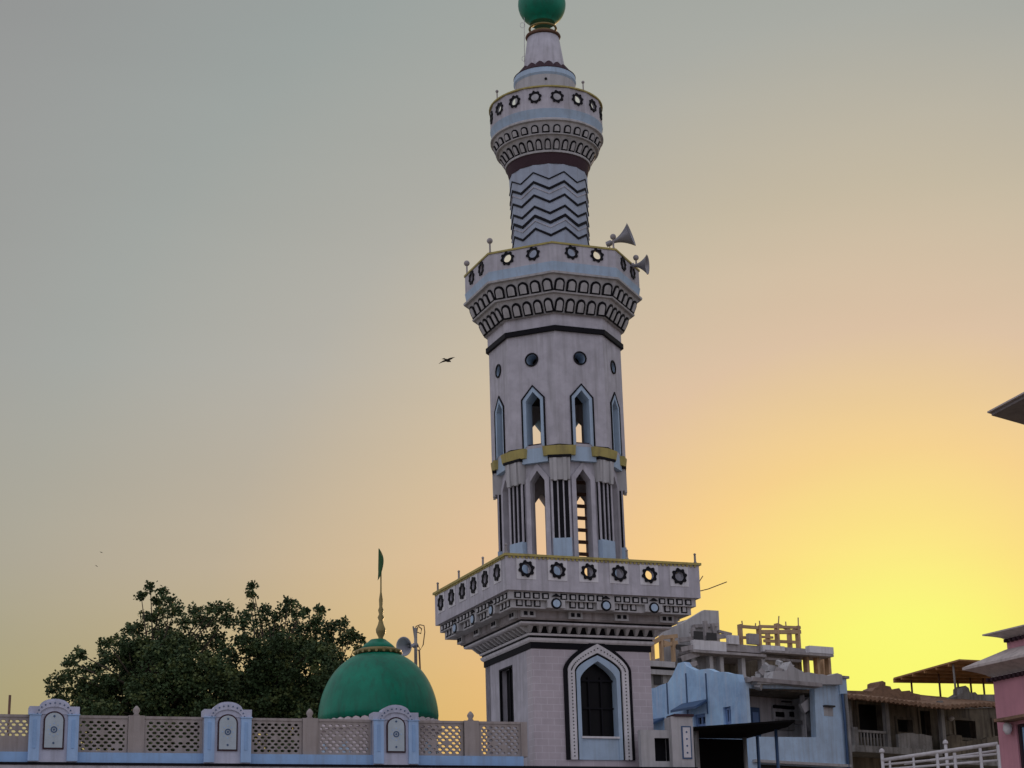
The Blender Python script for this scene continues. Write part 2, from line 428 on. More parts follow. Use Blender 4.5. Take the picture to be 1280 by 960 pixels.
# parapet
sP = 2.657
zp0, zp1 = zr2, zs(691, sP)
c = MB(); c.box(-sP + .02, sP - .02, -sP + .02, sP - .02, zp0 + .001, zp0 + .12); mpart('gallery_floor', c, 'concrete')
hz = zp1 - .37
rx = [-2.18 + 4.2 * i / 5 + .05 for i in range(6)]
c = MB()
for k in range(4):
    c.T = rot(k, 4)
    e = 0.0 if k % 2 == 0 else .122
    c.plate(rect(-sP + e, sP - e, zp0, zp1 - .06), -sP, -sP + .12, 0, [circ(x, hz, .13)[::-1] for x in rx])
    for x in rx:
        c.plate(rect(x - .26, x + .26, hz - .26, hz + .26), -sP - .012, -sP - .001, 1, [circ(x, hz, .13)[::-1]])
par = mpart('square_gallery_parapet', c, ['lavender', 'white'])
ros = MB(); ros.plate(star(0, 0, .18, .218), -.03, 0.0, 0, [circ(0, 0, .125)[::-1]])
ros_me = ros.mesh('rosette', 'black')
def rosette(parent, T, sc=1.0):
    o = bpy.data.objects.new('rosette', ros_me); COL.objects.link(o); o.parent = parent
    o.matrix_local = T @ Matrix.Diagonal((sc, 1, sc, 1))
for k in range(4):
    for x in rx: rosette(par, rot(k, 4) @ Matrix.Translation((x, -sP - .013, hz)))
def ringbox(n, r0, r1, z0, z1, mi=0, mb=None, off=.5):
    mb = mb or MB(); return mb.lathe([(r0, z0), (r1, z0), (r1, z1), (r0, z1)], n, mi, closed=True, off=off)
c = MB(); ringbox(4, (sP - .16) * S2, (sP + .05) * S2, zp1 - .06, zp1, 0, c)
for k in range(4):
    c.T = rot(k, 4)
    for i in range(46):
        x = -sP + .06 + i * (2 * sP - .1) / 46
        c.box(x, x + .055, -sP - .03, -sP - .0, zp1 - .11, zp1 - .061, 0)
mpart('gallery_coping', c, ['olive'])
def post(x, y, z, h=.28, ball=.05, r=.028):
    c = MB(); c.lathe([(r * 1.5, z), (r * 1.5, z + .04), (r, z + .06), (r, z + h - ball)], 10, cx=x, cy=y, sm=False)
    pr = [(max(.004, ball * math.sin(PI * i / 8)), z + h - ball * math.cos(PI * i / 8)) for i in range(9)]
    c.lathe(pr, 12, cx=x, cy=y, sm=True)
    mpart('finial_post', c, 'concrete')
for x, y in ((-sP + .05, -sP + .1), (sP - .06, -sP + .08), (-sP + .06, sP - .08), (-sP + .06, .9), (-sP + .06, -.9), (sP - 1.1 - .9, -sP + .05)):
    post(x, y, zp1 + .001, .24, .035)
# hanging iron stub on right corner (two reinforcement rods)
c = MB(); c.tube([(sP - .01, -sP + .3, zp1 - .7), (sP + .5, -sP + .5, zp1 - .55), (sP + 1.15, -sP + .7, zp1 - .30)], .014, 6)
c.tube([(sP - .01, -sP + .3, zp1 - .62), (sP + .28, -sP + .35, zp1 - .25)], .012, 6)
mpart('iron_rod', c, 'rust')

# ---- lower octagon with piers
RL = 1.64
zl0 = zp0 + .12
def zf(py): return zc(py, 1.8)
z_yel0, z_yel1 = zf(567.5), zf(556)
ap = lambda r: r * math.cos(PI / 8)
hw = lambda r: r * math.sin(PI / 8)
aL = ap(RL); aU = 1.80 * math.cos(PI / 8)
tk = .26
c = MB()
zo0, zo_s, zo_a = zp1 - .35, zf(596), zf(583)
for k in range(8):
    c.T = rot(k, 8)
    e = math.tan(PI / 8) * tk
    # trapezoid-cut wall: front width hw, back width smaller -> build as two jamb prisms and head
    W = hw(RL); Wi = W - e; ow = .205
    def prism(p):   # p: list of (x,y) plan, z0,z1
        pass
    for sgn in (-1, 1):
        a = [(sgn * ow, -aL), (sgn * W, -aL), (sgn * Wi, -aL + tk), (sgn * ow, -aL + tk)]
        v = [(x, y, zl0) for x, y in a] + [(x, y, zo_s) for x, y in a]
        c.add(v, [(0, 1, 2, 3), (4, 5, 6, 7), (0, 1, 5, 4), (1, 2, 6, 5), (2, 3, 7, 6), (3, 0, 4, 7)])
    c.add([(-W, -aL, zo_s), (-ow, -aL, zo_s), (0, -aL, zo_a), (ow, -aL, zo_s), (W, -aL, zo_s), (W, -aL, z_yel1), (-W, -aL, z_yel1),
           (-Wi, -aL + tk, zo_s), (-ow, -aL + tk, zo_s), (0, -aL + tk, zo_a), (ow, -aL + tk, zo_s), (Wi, -aL + tk, zo_s), (Wi, -aL + tk, z_yel1), (-Wi, -aL + tk, z_yel1)],
          [(0, 1, 2, 6), (2, 5, 6), (2, 3, 4, 5), (7, 8, 9, 13), (9, 12, 13), (9, 10, 11, 12), (1, 2, 9, 8), (2, 3, 10, 9), (5, 6, 13, 12), (0, 6, 13, 7), (4, 5, 12, 11)])
mpart('arcade_wall', c, 'lavender')
c = MB()
for k in range(8):      # raised gable frames + blue panels under the upper windows
    c.T = rot(k, 8)
    o, i = gable(.33, zl0, zo_s + .07, zo_a + .20), gable(.205, zl0, zo_s, zo_a)
    c.plate(o + i[::-1], -aL - .05, -aL - .001, 0)
    c.plate(rect(-.36, .36, z_yel0 - .14, z_yel1 - .002), -aU - .0, -aL - .001, 1)
mpart('arch_frame', c, ['lavender', 'paleblue'])
# piers at the corners
for k in range(8):
    T = rot(k + .5, 8)
    c = MB(T); b = -1.68
    zc0, zc1 = zf(598), z_yel0
    zpl = zf(671)
    c.box(-.24, .24, b - .02, b + .25, zl0, zpl, 1)                 # blue plinth
    c.box(-.22, .22, b + .03, b + .25, zpl, zc0 + .1, 2)            # dark backing
    for x, q in ((-.225, .024), (-.075, .018), (.075, .018), (.225, .024)):
        c.box(x - q, x + q, b - .008 + abs(x) * .1, b + .05, zpl, zc0, 0)
    p = mpart('corner_pier', c, ['lavender', 'paleblue', 'black'])
    cp = MB(T)
    cp.add([(-.25, b - .05, zc0), (.25, b - .05, zc0), (.25, b + .2, zc0), (-.25, b + .2, zc0), (-.27, b - .08, zc1 - .07), (.27, b - .08, zc1 - .07), (.29, b + .2, zc1 - .07), (-.29, b + .2, zc1 - .07)],
           [(0, 1, 2, 3), (4, 5, 6, 7), (0, 1, 5, 4), (1, 2, 6, 5), (2, 3, 7, 6), (3, 0, 4, 7)], 0)
    for x in (-.13, .13): cp.box(x - .045, x + .045, b - .11, b - .04, zc0 - .04, zc1 - .08, 0)
    cp.box(-.31, .31, b - .11, b + .2, zc1 - .069, zc1, 1)
    cp.build('capital', ['greywhite', 'black'], p)
    ra, rb_ = 1.80, 1.83
    ya = MB(T); ya.add([(-.42, -ra * .955 + .01, z_yel0), (0, -ra, z_yel0), (.42, -ra * .955 + .01, z_yel0), (.42, -1.3, z_yel0), (-.42, -1.3, z_yel0), (-.44, -rb_ * .955, z_yel1), (0, -rb_, z_yel1), (.44, -rb_ * .955, z_yel1), (.44, -1.3, z_yel1), (-.44, -1.3, z_yel1)],
                       [(0, 1, 2, 3, 4), (5, 6, 7, 8, 9), (0, 1, 6, 5), (1, 2, 7, 6), (2, 3, 8, 7), (3, 4, 9, 8), (4, 0, 5, 9)])
    ya.build('abacus', 'olive', p)
# inner ladder
c = MB()
for x in (.62, 1.22): c.tube([(x, .45, zl0), (x, .45, z_yel0)], .03, 6)
n = 12
for i in range(n):
    z = zl0 + .25 + i * .33
    c.beam((.62, .45, z), (1.22, .45, z), .06, .09)
mpart('inner_ladder', c, 'rust')
c = MB(); c.lathe([(aL - .1, z_yel1 - .12), (aL - .1, z_yel1 - .02)], 8); 
ringm = MB(); ringbox(8, .55, aL + .02, z_yel1 - .12, z_yel1 - .02, 0, ringm)
mpart('landing_slab', ringm, 'dark')
# ---- upper octagonal shaft
RU = 1.80; aU = ap(RU); WU = hw(RU); tkU = .40
zu0, zu1 = z_yel1, zc(408, RU)
zw_b, zw_s, zw_a = zc(553, RU * .97), zc(497, RU * .97), zc(486, RU * .97)
zhole = zc(446, RU * .96)
c = MB()
for k in range(8):
    c.T = rot(k, 8); e = math.tan(PI / 8) * tkU
    poly = rect(-WU, WU, zu0, zu1); hole = gable(.205, zw_b, zw_s, zw_a)[::-1]; hc = circ(0, zhole, .15, 16)[::-1]
    loops = [poly, hole, hc]; flat = [p for l in loops for p in l]; nn = len(flat)
    tri = tessellate_polygon([[Vector((p[0], p[1], 0)) for p in l] for l in loops])
    sc = (WU - e) / WU
    v = [(p[0], -aU, p[1]) for p in flat] + [((p[0] * sc if i < 4 else p[0]), -aU + tkU, p[1]) for i, p in enumerate(flat)]
    fs = [tuple(t) for t in tri] + [tuple(nn + i for i in t) for t in tri]
    c.add(v, fs, 0); base = len(c.v) - 2 * nn; kk = 0
    for li, l in enumerate(loops):
        for i in range(len(l)):
            a, b = kk + i, kk + (i + 1) % len(l)
            if li == 0 and i in (1, 3): continue
            c.f.append([base + a, base + b, base + b + nn, base + a + nn]); c.m.append(1 if li else 0); c.s.append(False)
        kk += len(l)
mpart('octagonal_shaft', c, ['lavender', 'paleblue'])
for k in range(8):
    T = rot(k, 8)
    c = MB(T)
    o = gable(.335, zw_b - .08, zw_s + .06, zw_a + .19); i = gable(.295, zw_b - .08, zw_s + .045, zw_a + .14)
    c.plate(o + i[::-1], -aU - .035, -aU - .001, 1)
    o = gable(.295, zw_b - .08, zw_s + .045, zw_a + .14); i = gable(.205, zw_b, zw_s, zw_a)
    c.plate(o + i[::-1], -aU - .02, -aU - .001, 0)
    c.box(-.2, .2, -aU + .06, -aU + .16, zw_b, zw_b + .05, 2)
    for s in (-1, 1):
        c.box(min(s * .335, s * WU), max(s * .335, s * WU), -aU - .03, -aU - .001, zw_b - .08, zw_b - .05, 1)
    mpart('window_surround', c, ['paleblue', 'black', 'maroon'])
    c = MB(T); c.plate(circ(0, zhole, .19, 20), -aU - .03, -aU - .001, 0, [circ(0, zhole, .15, 16)[::-1]])
    mpart('porthole_ring', c, 'black')
c = MB(); ringbox(8, .6, aU + .03, zc(468, RU), zc(468, RU) + .12, 0, c); mpart('upper_landing', c, 'dark')
# ---- black band, plain band
def orow(py, px, z=16): return px
zk0, zk1 = zc(412, 1.87), zc(406, 1.87)
c = MB(); ringbox(8, 1.3, 1.885, zk0, zk1, 0, c); mpart('dark_band', c, 'black')
z_b1 = zc(391, 1.86)
c = MB(); ringbox(8, 1.3, 1.83, zk1, z_b1, 0, c); mpart('neck_band', c, 'lavender')
# ---- octagonal gallery
z1a, z1b = zc(389.5, 1.93), zc(366, 2.15)
z2a, z2b = zc(363, 2.22), zc(341.5, 2.38)
c = MB()
c.lathe([(1.2, z_b1), (1.90, z_b1), (1.93, z1a - .01), (1.88, z1a), (2.13, z1b), (2.22, z1b + .005), (2.24, z2a), (2.17, z2a + .005), (2.36, z2b), (2.46, z2b + .005), (2.47, z2b + .06), (2.40, z2b + .08), (1.2, z2b + .08)],
        8, closed=True)
corb = mpart('gallery_corbel', c, 'greywhite')
def niches(R0, za, R1, zb, n, nf, name, parent, off=0.0, w=.105, faces=8):
    c = MB()
    A0, A1 = ap(R0) if faces == 8 else R0 * math.cos(PI / faces), ap(R1) if faces == 8 else R1 * math.cos(PI / faces)
    H = math.hypot(A1 - A0, zb - za); th = math.atan2(A1 - A0, zb - za)
    for k in range(faces):
        for i in range(nf):
            Wm = (R0 + R1) / 2 * math.sin(PI / faces)
            x = -Wm + 2 * Wm * (i + .5) / nf
            T = rot(k + off, faces) @ Matrix.Translation((0, -A0, za)) @ Matrix.Rotation(th, 4, 'X')
            c.T = T
            h = H - .05
            c.plate(arch(w, .03, h * .64, h * .93, x, 4, .85), -.035, -.002, 0)
            c.plate(arch(w * .66, .07, h * .58, h * .78, x, 4, .85), -.05, -.036, 1)
    return c.build(name, ['black', 'greywhite'], parent)
niches(1.88, z1a, 2.13, z1b, 8, 5, 'niche_row', corb, w=.124)
niches(2.17, z2a, 2.36, z2b, 8, 5, 'niche_row', corb, w=.142)
RB = 2.408
zg1 = zc(301.6, RB); zgb = zc(326, RB)
c = MB()
c.lathe([(2.30, z2b + .08), (2.38, z2b + .08), (RB + .015, zgb), (RB - .1, zgb)], 8, closed=True)
mpart('blue_cove', c, 'paleblue')
c = MB(); c.lathe([(1.0, z2b + .081), (RB - .12, z2b + .081), (RB - .12, z2b + .16), (1.0, z2b + .16)], 8, closed=True); mpart('gallery_floor', c, 'concrete')
c = MB(); aB = ap(RB); WB = hw(RB); zrs = (zg1 + zgb) / 2 + .02; e = math.tan(PI / 8) * .1
for k in range(8):
    c.T = rot(k, 8)
    c.plate(rect(-WB + .002, WB - .002, zgb + .001, zg1 - .05), -aB, -aB + .1, 0, [circ(x, zrs, .14)[::-1] for x in (-.37, .37)])
par2 = mpart('octagonal_gallery_parapet', c, 'lavender')
for k in range(8):
    for x in (-.37, .37): rosette(par2, rot(k, 8) @ Matrix.Translation((x, -aB - .001, zrs)), .92)
c = MB(); ringbox(8, RB - .14, RB + .03, zg1 - .05, zg1, 0, c); mpart('gallery_coping', c, 'olive')
for k in range(7):
    a = 2 * PI * (k + .5) / 8; post((RB - .06) * math.sin(a), -(RB - .06) * math.cos(a), zg1 + .001, .36, .082, .024)
# ---- zigzag column
rc0, rc1 = 1.045, 1.10
zcol0, zcol1 = z2b + .16, zc(204, 1.11)
c = MB(); c.lathe([(rc0, zcol0), (rc1, zcol1)], 16, off=0.5 + .0)
# 16 sides with edges on the zigzag turns
c = MB(); c.lathe([(rc0, zcol0), (rc1, zcol1)], 16, off=0.0)
col = mpart('zigzag_column', c, 'paleblue')
M['column'] = mat('grey_blue_paint', (0.36, 0.42, 0.51), streak=0.35, dirt=(0.25, 0.26, 0.3))
col.data.materials[0] = M['column']
c = MB()
def rcol(z): return rc0 + (rc1 - rc0) * (z - zcol0) / (zcol1 - zcol0)
rows = [(224.0, 1.3, 0), (236.0, 2.6, 0), (242, .9, 1), (252.5, 2.4, 0), (266.5, 2.4, 0), (278.0, 3.0, 0), (284, .9, 1), (294.0, 2.4, 0)]
for py, th, mi in rows:
    zv = zc(py, 1.07); hth = th / 45 / 2 * 1.3; amp = .235
    ring_ = []
    for i in range(16):
        a = 2 * PI * i / 16
        z = zv + (0 if i % 2 == 1 else amp)
        ring_.append((a, z))
    vs = []
    for a, z in ring_:
        r = rcol(z)
        for dr in (-.01, .022):
            for dz in (-hth, hth): vs.append(((r + dr) * math.sin(a), -(r + dr) * math.cos(a), z + dz))
    fs = []
    for i in range(16):
        j = (i + 1) % 16; b = [i * 4 + q for q in range(4)]; d2 = [j * 4 + q for q in range(4)]
        fs += [(b[2], d2[2], d2[3], b[3]), (b[0], d2[0], d2[2], b[2]), (b[1], b[3], d2[3], d2[1])]
    c.add(vs, fs, mi)
zz = c.build('zigzag_line', ['black', 'lavender'], col)
# ---- round upper gallery
zt = lambda py, r: zc(py, r)
c = MB(); z_d0, z_d1 = zcol1, zt(190, 1.17)
c.lathe([(.9, z_d0), (1.10, z_d0), (1.17, z_d1), (.9, z_d1)], 48, closed=True, sm=False); mpart('dark_band', c, 'maroon')
e0, e1 = zt(187.5, 1.18), zt(168, 1.40); e2, e3 = zt(165.5, 1.46), zt(150.5, 1.57)
c = MB(); c.lathe([(.8, z_d1), (1.20, z_d1), (1.21, e0), (1.15, e0 + .005), (1.37, e1), (1.45, e1 + .005), (1.46, e2), (1.40, e2 + .005), (1.53, e3), (1.60, e3 + .02), (1.60, e3 + .07), (1.53, e3 + .12), (.8, e3 + .12)], 48, closed=True)
cb2 = mpart('gallery_corbel', c, 'greywhite')
niches(1.15, e0, 1.37, e1, 8, 1, 'niche_row', cb2, w=.085, faces=32)
niches(1.40, e2, 1.53, e3, 8, 1, 'niche_row', cb2, w=.10, faces=30)
RT = 1.59; zt1 = zt(106.5, RT); ztb_ = zt(135, RT)
c = MB(); c.lathe([(1.3, e3 + .12), (1.52, e3 + .12), (1.60, ztb_), (1.4, ztb_)], 48, closed=True, sm=False); mpart('blue_cove', c, 'paleblue')
c = MB(); c.lathe([(.7, e3 + .121), (1.42, e3 + .121), (1.42, e3 + .2), (.7, e3 + .2)], 32, closed=True); mpart('gallery_floor', c, 'concrete')
c = MB(); aT = RT * math.cos(PI / 16); WT = RT * math.sin(PI / 16); zr = (zt1 + ztb_) / 2 + .02
for k in range(16):
    c.T = rot(k + .5, 16)
    c.plate(rect(-WT + .001, WT - .001, ztb_ + .001, zt1 - .04), -aT, -aT + .07, 0, [circ(0, zr, .13)[::-1]])
par3 = mpart('round_gallery_parapet', c, 'lavender')
for k in range(16): rosette(par3, rot(k + .5, 16) @ Matrix.Translation((0, -aT - .001, zr)), .88)
c = MB(); ringbox(48, RT - .1, RT + .03, zt1 - .04, zt1, 0, c); mpart('gallery_coping', c, 'olive')
for a in (-62, 42, 130, 220):
    a = R(a) - YAW; post((RT - .04) * math.sin(a), -(RT - .04) * math.cos(a), zt1 + .001, .27, .045, .018)
# ---- top drum, scalloped skirt, neck, bulb
rD = .86; zq0 = e3 + .2; zq1 = zt(83, rD)
c = MB(); c.lathe([(rD, zq0), (rD, zq1 - .22)], 48); c.lathe([(rD + .001, zq1 - .22), (rD + .035, zq1 - .16), (rD + .02, zq1)], 48, 1)
c.T = rot(0, 1)
a = -YAW + R(2); 
mpart('top_drum', c, ['greywhite', 'paleblue'])
vp = MB(Matrix.Rotation(R(-21), 4, 'Z')); vp.plate(circ(0, zq1 - .38, .04, 8), -rD - .02, -rD + .02, 0); mpart('spout_hole', vp, 'black')
zn0 = zt(75.5, .65)
c = MB()
n = 16; vs = []; fs = []
for i in range(n * 4):
    a = 2 * PI * i / (n * 4); t = abs(math.sin(a * n / 2)); z = zn0 - .10 + .10 * t; r = .64 + .03
    vs += [((rD + .03) * math.sin(a), -(rD + .03) * math.cos(a), zq1), (r * math.sin(a), -r * math.cos(a), z), (.5 * math.sin(a), -.5 * math.cos(a), z - .02)]
for i in range(n * 4):
    j = (i + 1) % (n * 4); fs += [(i * 3, j * 3, j * 3 + 1, i * 3 + 1), (i * 3 + 1, j * 3 + 1, j * 3 + 2, i * 3 + 2)]
c.add(vs, fs, 0); ringbox(48, .5, rD + .03, zq1 - .003, zq1 + .02, 0, c)
mpart('scalloped_skirt', c, 'maroon')
zn1 = zt(40, .46)
c = MB(); c.lathe([(.63, zq1 + .01), (.60, zn0), (.46, zn1)], 40, sm=True); mpart('neck', c, 'lavender')
def torus_prof(r, z, t, n=10): return [(r + t * math.cos(2 * PI * i / n), z + t * .8 * math.sin(2 * PI * i / n)) for i in range(n)]
c = MB(); z_ = zt(36.5, .5); c.lathe(torus_prof(.45, z_, .06), 32, 0, closed=True, sm=True); c.lathe([(.42, z_), (.38, z_ + .12)], 32, 1, sm=True)
zz_ = zt(28, .4); c.lathe(torus_prof(.38, zz_, .035), 32, 1, closed=True, sm=True); mpart('collar', c, ['rust', 'gold'])
zb = zt(21, .38)
pr = [(.37, zb), (.42, zb + .05)]
cz_ = zc(-1, .3)
rb = .69
pr = [(.36, zb - .02)]
th0 = math.acos(max(-1, min(1, .36 / rb)))
zce = zb + rb * math.sin(th0)
for i in range(0, 15):
    t = -th0 + (PI / 2 * .86 + th0) * i / 14
    pr.append((rb * math.cos(t), zce + rb * math.sin(t)))
zt_ = pr[-1][1]; rt_ = pr[-1][0]
pr += [(rt_ * .5, zt_ + .12), (.06, zt_ + .3), (.05, zt_ + .5), (.09, zt_ + .58), (.05, zt_ + .66), (.03, zt_ + .9), (.005, zt_ + 1.3)]
c = MB(); c.lathe(pr, 48, sm=True); mpart('green_bulb', c, 'green')
# cable loops on the neck
c = MB(Matrix.Rotation(-YAW, 4, 'Z'))
def loop(cx, cz, r): return [(cx + r * math.cos(2 * PI * i / 14), -.1, cz + r * 1.2 * math.sin(2 * PI * i / 14)) for i in range(15)]
c.tube([(-.56, -.1, zn0 + .2), (-.53, -.1, zb - .1), (-.52, -.1, zb + .25)], .009, 5); c.tube(loop(-.56, zn0 + .35, .07), .007, 5); c.tube(loop(-.58, zb - .1, .07), .007, 5)
mpart('cable', c, 'white')

# ================================================================== loudspeakers
def horn(name, base, direction, length, r_mouth, label, parent=None, matn='metalgrey', group='horn loudspeakers'):
    d = Vector(direction).normalized()
    Mx = Matrix.Translation(base) @ d.to_track_quat('Z', 'Y').to_matrix().to_4x4()
    o = empty(name, Mx, label, 'loudspeaker', group)
    pr = []
    n = 12
    for i in range(n + 1):
        t = i / n; pr.append((.045 + (r_mouth - .045) * t ** 1.9, length * t))
    inn = [(r - .012, z + .002) for r, z in reversed(pr[1:])] 
    c = MB(); c.lathe(pr + [(r_mouth + .012, length)] + inn + [(.01, length * .12)], 28, sm=True, cap=False)
    c.build('bell', matn, o)
    c = MB(); c.lathe([(.03, -.17), (.075, -.16), (.08, -.02), (.05, .0)], 16, sm=False); c.build('driver', 'metalgrey', o)
    c = MB(); c.lathe([(.008, length * .1), (.05, length * .3), (.035, length * .55), (.004, length * .6)], 14, sm=True); c.build('phase_plug', 'metalgrey', o)
    c = MB(); c.tube([(0, 0, -.08), (0, -.12, -.1), (0, -.16, -.22)], .014, 6); c.build('bracket', 'rust', o)
    return o
hy = 48.6
b1 = at(765, 303, hy); t1 = at(790, 293, hy - .15)
horn('horn_loudspeaker', b1, t1 - b1, .56, .33, 'upper grey horn loudspeaker pointing up to the right on the octagonal gallery rim')
b2 = at(793, 332, 49.4); t2 = at(809, 331, 49.3)
horn('horn_loudspeaker', b2, t2 - b2, .36, .27, 'lower grey horn loudspeaker facing right, just below the other on the octagonal gallery')
c = MB()
# ================================================================== MOSQUE FACADE
FY = 18.0
FF = Frame(655, 950, 47.2, FY)
mosque = empty('mosque', FF.M, 'blue and white mosque front with cement lattice parapet and arched pillars', 'mosque')
fI = FF
def fx(px, py=925, y=0.0): return FF.uz(px, py, y)[0]
def fz(px, py, y=0.0): return FF.uz(px, py, y)[1]
zroof = fz(400, 956)
zband = fz(400, 943.5)
ztop_l = fz(400, 901.5)
xL, xR = fx(-260), fx(866)
c = MB(); c.box(xL, xR, 0.06, 17, 0, zroof - .001, 0); mpart2 = c.build('main_wall', 'lavender', mosque)
c = MB(); c.box(xL - .05, fx(653), -.12, .05, zroof - .06, zroof, 1); c.box(xL - .05, xR + .05, -.10, .055, zroof - .30, zroof - .061, 0); c.box(fx(653), xR + .04, -.14, .05, zroof - .06, zroof, 1)
c.build('cornice', ['lavender', 'black'], mosque)
c = MB(); c.box(xL, fx(653), -.06, .2, zroof + .001, zband, 0); c.build('base_course', 'blue', mosque)
c = MB(); c.box(xL + .02, xR - .02, .21, 16.9, zroof + .0, zroof + .03); c.build('roof_deck', 'concrete', mosque)
# lattice panels
def lattice(x0, x1, half=False):
    c = MB(); w = x1 - x0; z0, z1 = zband, ztop_l
    ncol = max(2, round((w - .12) / .162)); px_ = (w - .12) / ncol; nrow = 9; pz = (z1 - z0 - .1) / nrow
    holes = []
    for r_ in range(nrow):
        if half and r_ < 4: continue
        for k in range(ncol + (1 if r_ % 2 else 0)):
            cx = x0 + .06 + px_ * (k + (.5 if r_ % 2 == 0 else 0)); cz = z0 + .05 + pz * (r_ + .5)
            hw_ = px_ * .35; hh = pz * .40
            a, b = cx - hw_, cx + hw_
            if a < x0 + .05: a = x0 + .05
            if b > x1 - .05: b = x1 - .05
            if b - a < .05 or random.random() < .03: continue
            m = (a + b) / 2; q = (b - a) / 2
            holes.append([(a, cz), (m - q * .45, cz - hh), (m + q * .45, cz - hh), (b, cz), (m + q * .45, cz + hh), (m - q * .45, cz + hh)][::-1])
    c.plate(rect(x0, x1, z0 + .001, z1), .06, .14, 0, holes)
    c.box(x0, x1, .04, .16, z1 + .001, z1 + .06)
    return c.build('lattice_panel', 'jali', mosque)
def lpost(px, w=20):
    x = fx(px); hwm = w / 55 / 2
    c = MB(); c.box(x - hwm, x + hwm, .0, .2, zband, ztop_l + .07)
    c.lathe([(.09, ztop_l + .07), (.05, ztop_l + .12), (.085, ztop_l + .19), (.07, ztop_l + .24), (.02, ztop_l + .30)], 12, cx=x, cy=.1, sm=True)
    return c.build('lattice_post', 'jali', mosque)
for px in (170, 388, 590, -42): lpost(px)
def pillar(px, w=60):
    x = fx(px); W = w / 54 / 2
    zs_, za_ = fz(px, 884 + (px - 66) * .0176), fz(px, 874.5 + (px - 66) * .0176)
    zp = zs_ - .18
    root = MB(); T = Matrix.Translation((x, 0, 0))
    c = MB(T)
    head = [(W, zp), (W, zs_), (W * .62, zs_)] + [(W * .60 * math.cos(PI * i / 12), zs_ + (za_ - zs_) * math.sin(PI * i / 12)) for i in range(13)][0:] + [(-W * .62, zs_), (-W, zs_), (-W, zp)]
    c.plate(rect(-W + .02, W - .02, zroof + .002, zp - .001), -.14, .26, 0)
    c.plate(head, -.16, .28, 0)
    p = c.build('parapet_pillar', 'lavblue', mosque)
    c = MB(T)
    o = [(W * .98 * math.cos(PI * i / 14) * .80, zp - .03 + (za_ - zp - .02) * math.sin(PI * i / 14)) for i in range(15)]
    i_ = [(q[0] * .76, zp - .03 + (q[1] - zp + .03) * .60) for q in o]
    c.plate(o + i_[::-1], -.195, -.161, 0)
    for i in range(11):
        t = PI * (i + .5) / 11; rx_, rz_ = W * .69, (za_ - zp) * .80
        c.plate(circ(rx_ * math.cos(t), zp - .03 + rz_ * math.sin(t), .018, 6), -.21, -.196, 1)
    c.build('carved_arch', ['lavblue', 'bluepipe'], p)
    for s in (-1, 1):
        c = MB(T); a, b = sorted((s * (W - .25), s * (W - .01)))
        c.box(a, b, -.2, -.141, zroof + .02, zp - .02, 0); c.box((a + b) / 2 - .035, (a + b) / 2 + .035, -.212, -.2005, zroof + .3, zp - .12, 1)
        c.box(a - .02, b + .02, -.22, -.141, zp - .019, zp + .0, 0)
        c.build('pilaster', ['softblue', 'blue'], p)
    z0, z1 = zband + .05, zp - .14
    c = MB(T); wi = W * .42
    c.plate(rarch(wi, z0, z1, 0, 12, wi * .9), -.17, -.142, 0)
    c.plate(rarch(wi - .035, z0 + .035, z1, 0, 12, wi * .9 - .035), -.182, -.171, 1)
    zm = (z0 + z1 + wi) / 2
    c.plate(circ(0, zm, .075, 12), -.19, -.183, 2, [circ(0, zm, .048, 12)[::-1]])
    c.plate(circ(0, zm, .025, 8), -.19, -.183, 2)
    for i in range(8):
        t = 2 * PI * i / 8; c.plate(circ(.12 * math.cos(t), zm + .14 * math.sin(t), .016, 6), -.187, -.183, 3)
    for dz in (-.30, .30): c.plate([(-.03, zm + dz), (0, zm + dz - .03), (.03, zm + dz), (0, zm + dz + .03)], -.189, -.183, 2)
    c.build('niche_panel', ['maroon', 'nichegrey', 'bluepipe', 'softblue'], p)
    return p
for px in (66, 283, 493, -150): pillar(px, 60)
segs = [(-120, -53, False), (-31, 37.5, True), (96, 159.5, False), (180.5, 253, False), (313, 378, False), (398, 464, False), (522, 580, False), (600, 652, False)]
for a, b, h in segs: lattice(fx(a), fx(b), h)
c = MB(); x = fx(654); c.box(x - .05, x + .1, -.02, .2, zband, ztop_l + .05); c.build('end_post', 'jali', mosque)
# wing to the right of the minaret
xw0, xw1, xw2 = fx(817), fx(839), fx(866)
ztw, ztp = fz(850, 896), fz(850, 893)
c = MB(); zd_0, zd_1 = fz(829, 951), fz(829, 922)
c.plate(rect(xw0 - .3, xw1, zroof + .001, fz(829, 912)), .1, .3, 0, [rect(fx(820), fx(838), zd_0, zd_1)[::-1]], inner=1)
c.box(fx(812), fx(845), .401, .45, zd_0 - .1, zd_1 + .1, 2)
c.build('wing_wall', ['greywhite', 'black', 'black'], mosque)
c = MB(); c.box(xw1 + .002, xw2, -.05, .4, zroof + .001, ztw, 0); c.box(xw1 + .08, xw2 + .02, -.1, .44, ztw + .001, ztw + .06, 1)
p = c.build('wing_pillar', ['greywhite', 'maroon'], mosque)
c = MB(); xa, xb = fx(851), fx(863); za, zb2 = fz(857, 949), fz(857, 908)
c.plate(rect(xa, xb, za, zb2), -.07, -.051, 0); c.plate(rect(xa + .035, xb - .035, za + .035, zb2 - .035), -.082, -.071, 1)
for i in range(4): c.plate(circ((xa + xb) / 2, za + .15 + i * (zb2 - za - .3) / 3, .025, 8), -.089, -.083, 2)
c.build('niche_panel', ['bluepipe', 'white', 'bluepipe'], p)
# pole at the far left of the roof
p0 = at(8.5, 945, 46.5); p1 = at(8.5, 869, 46.5)
c = MB(Matrix.Translation((p0.x, p0.y, 0))); c.tube([(0, 0, zroof + .03), (0, 0, p1.z)], .032, 8)
tag(c.build('iron_pole', 'rust'), 'thin rusty iron pole standing behind the lattice at the far left', 'pole')

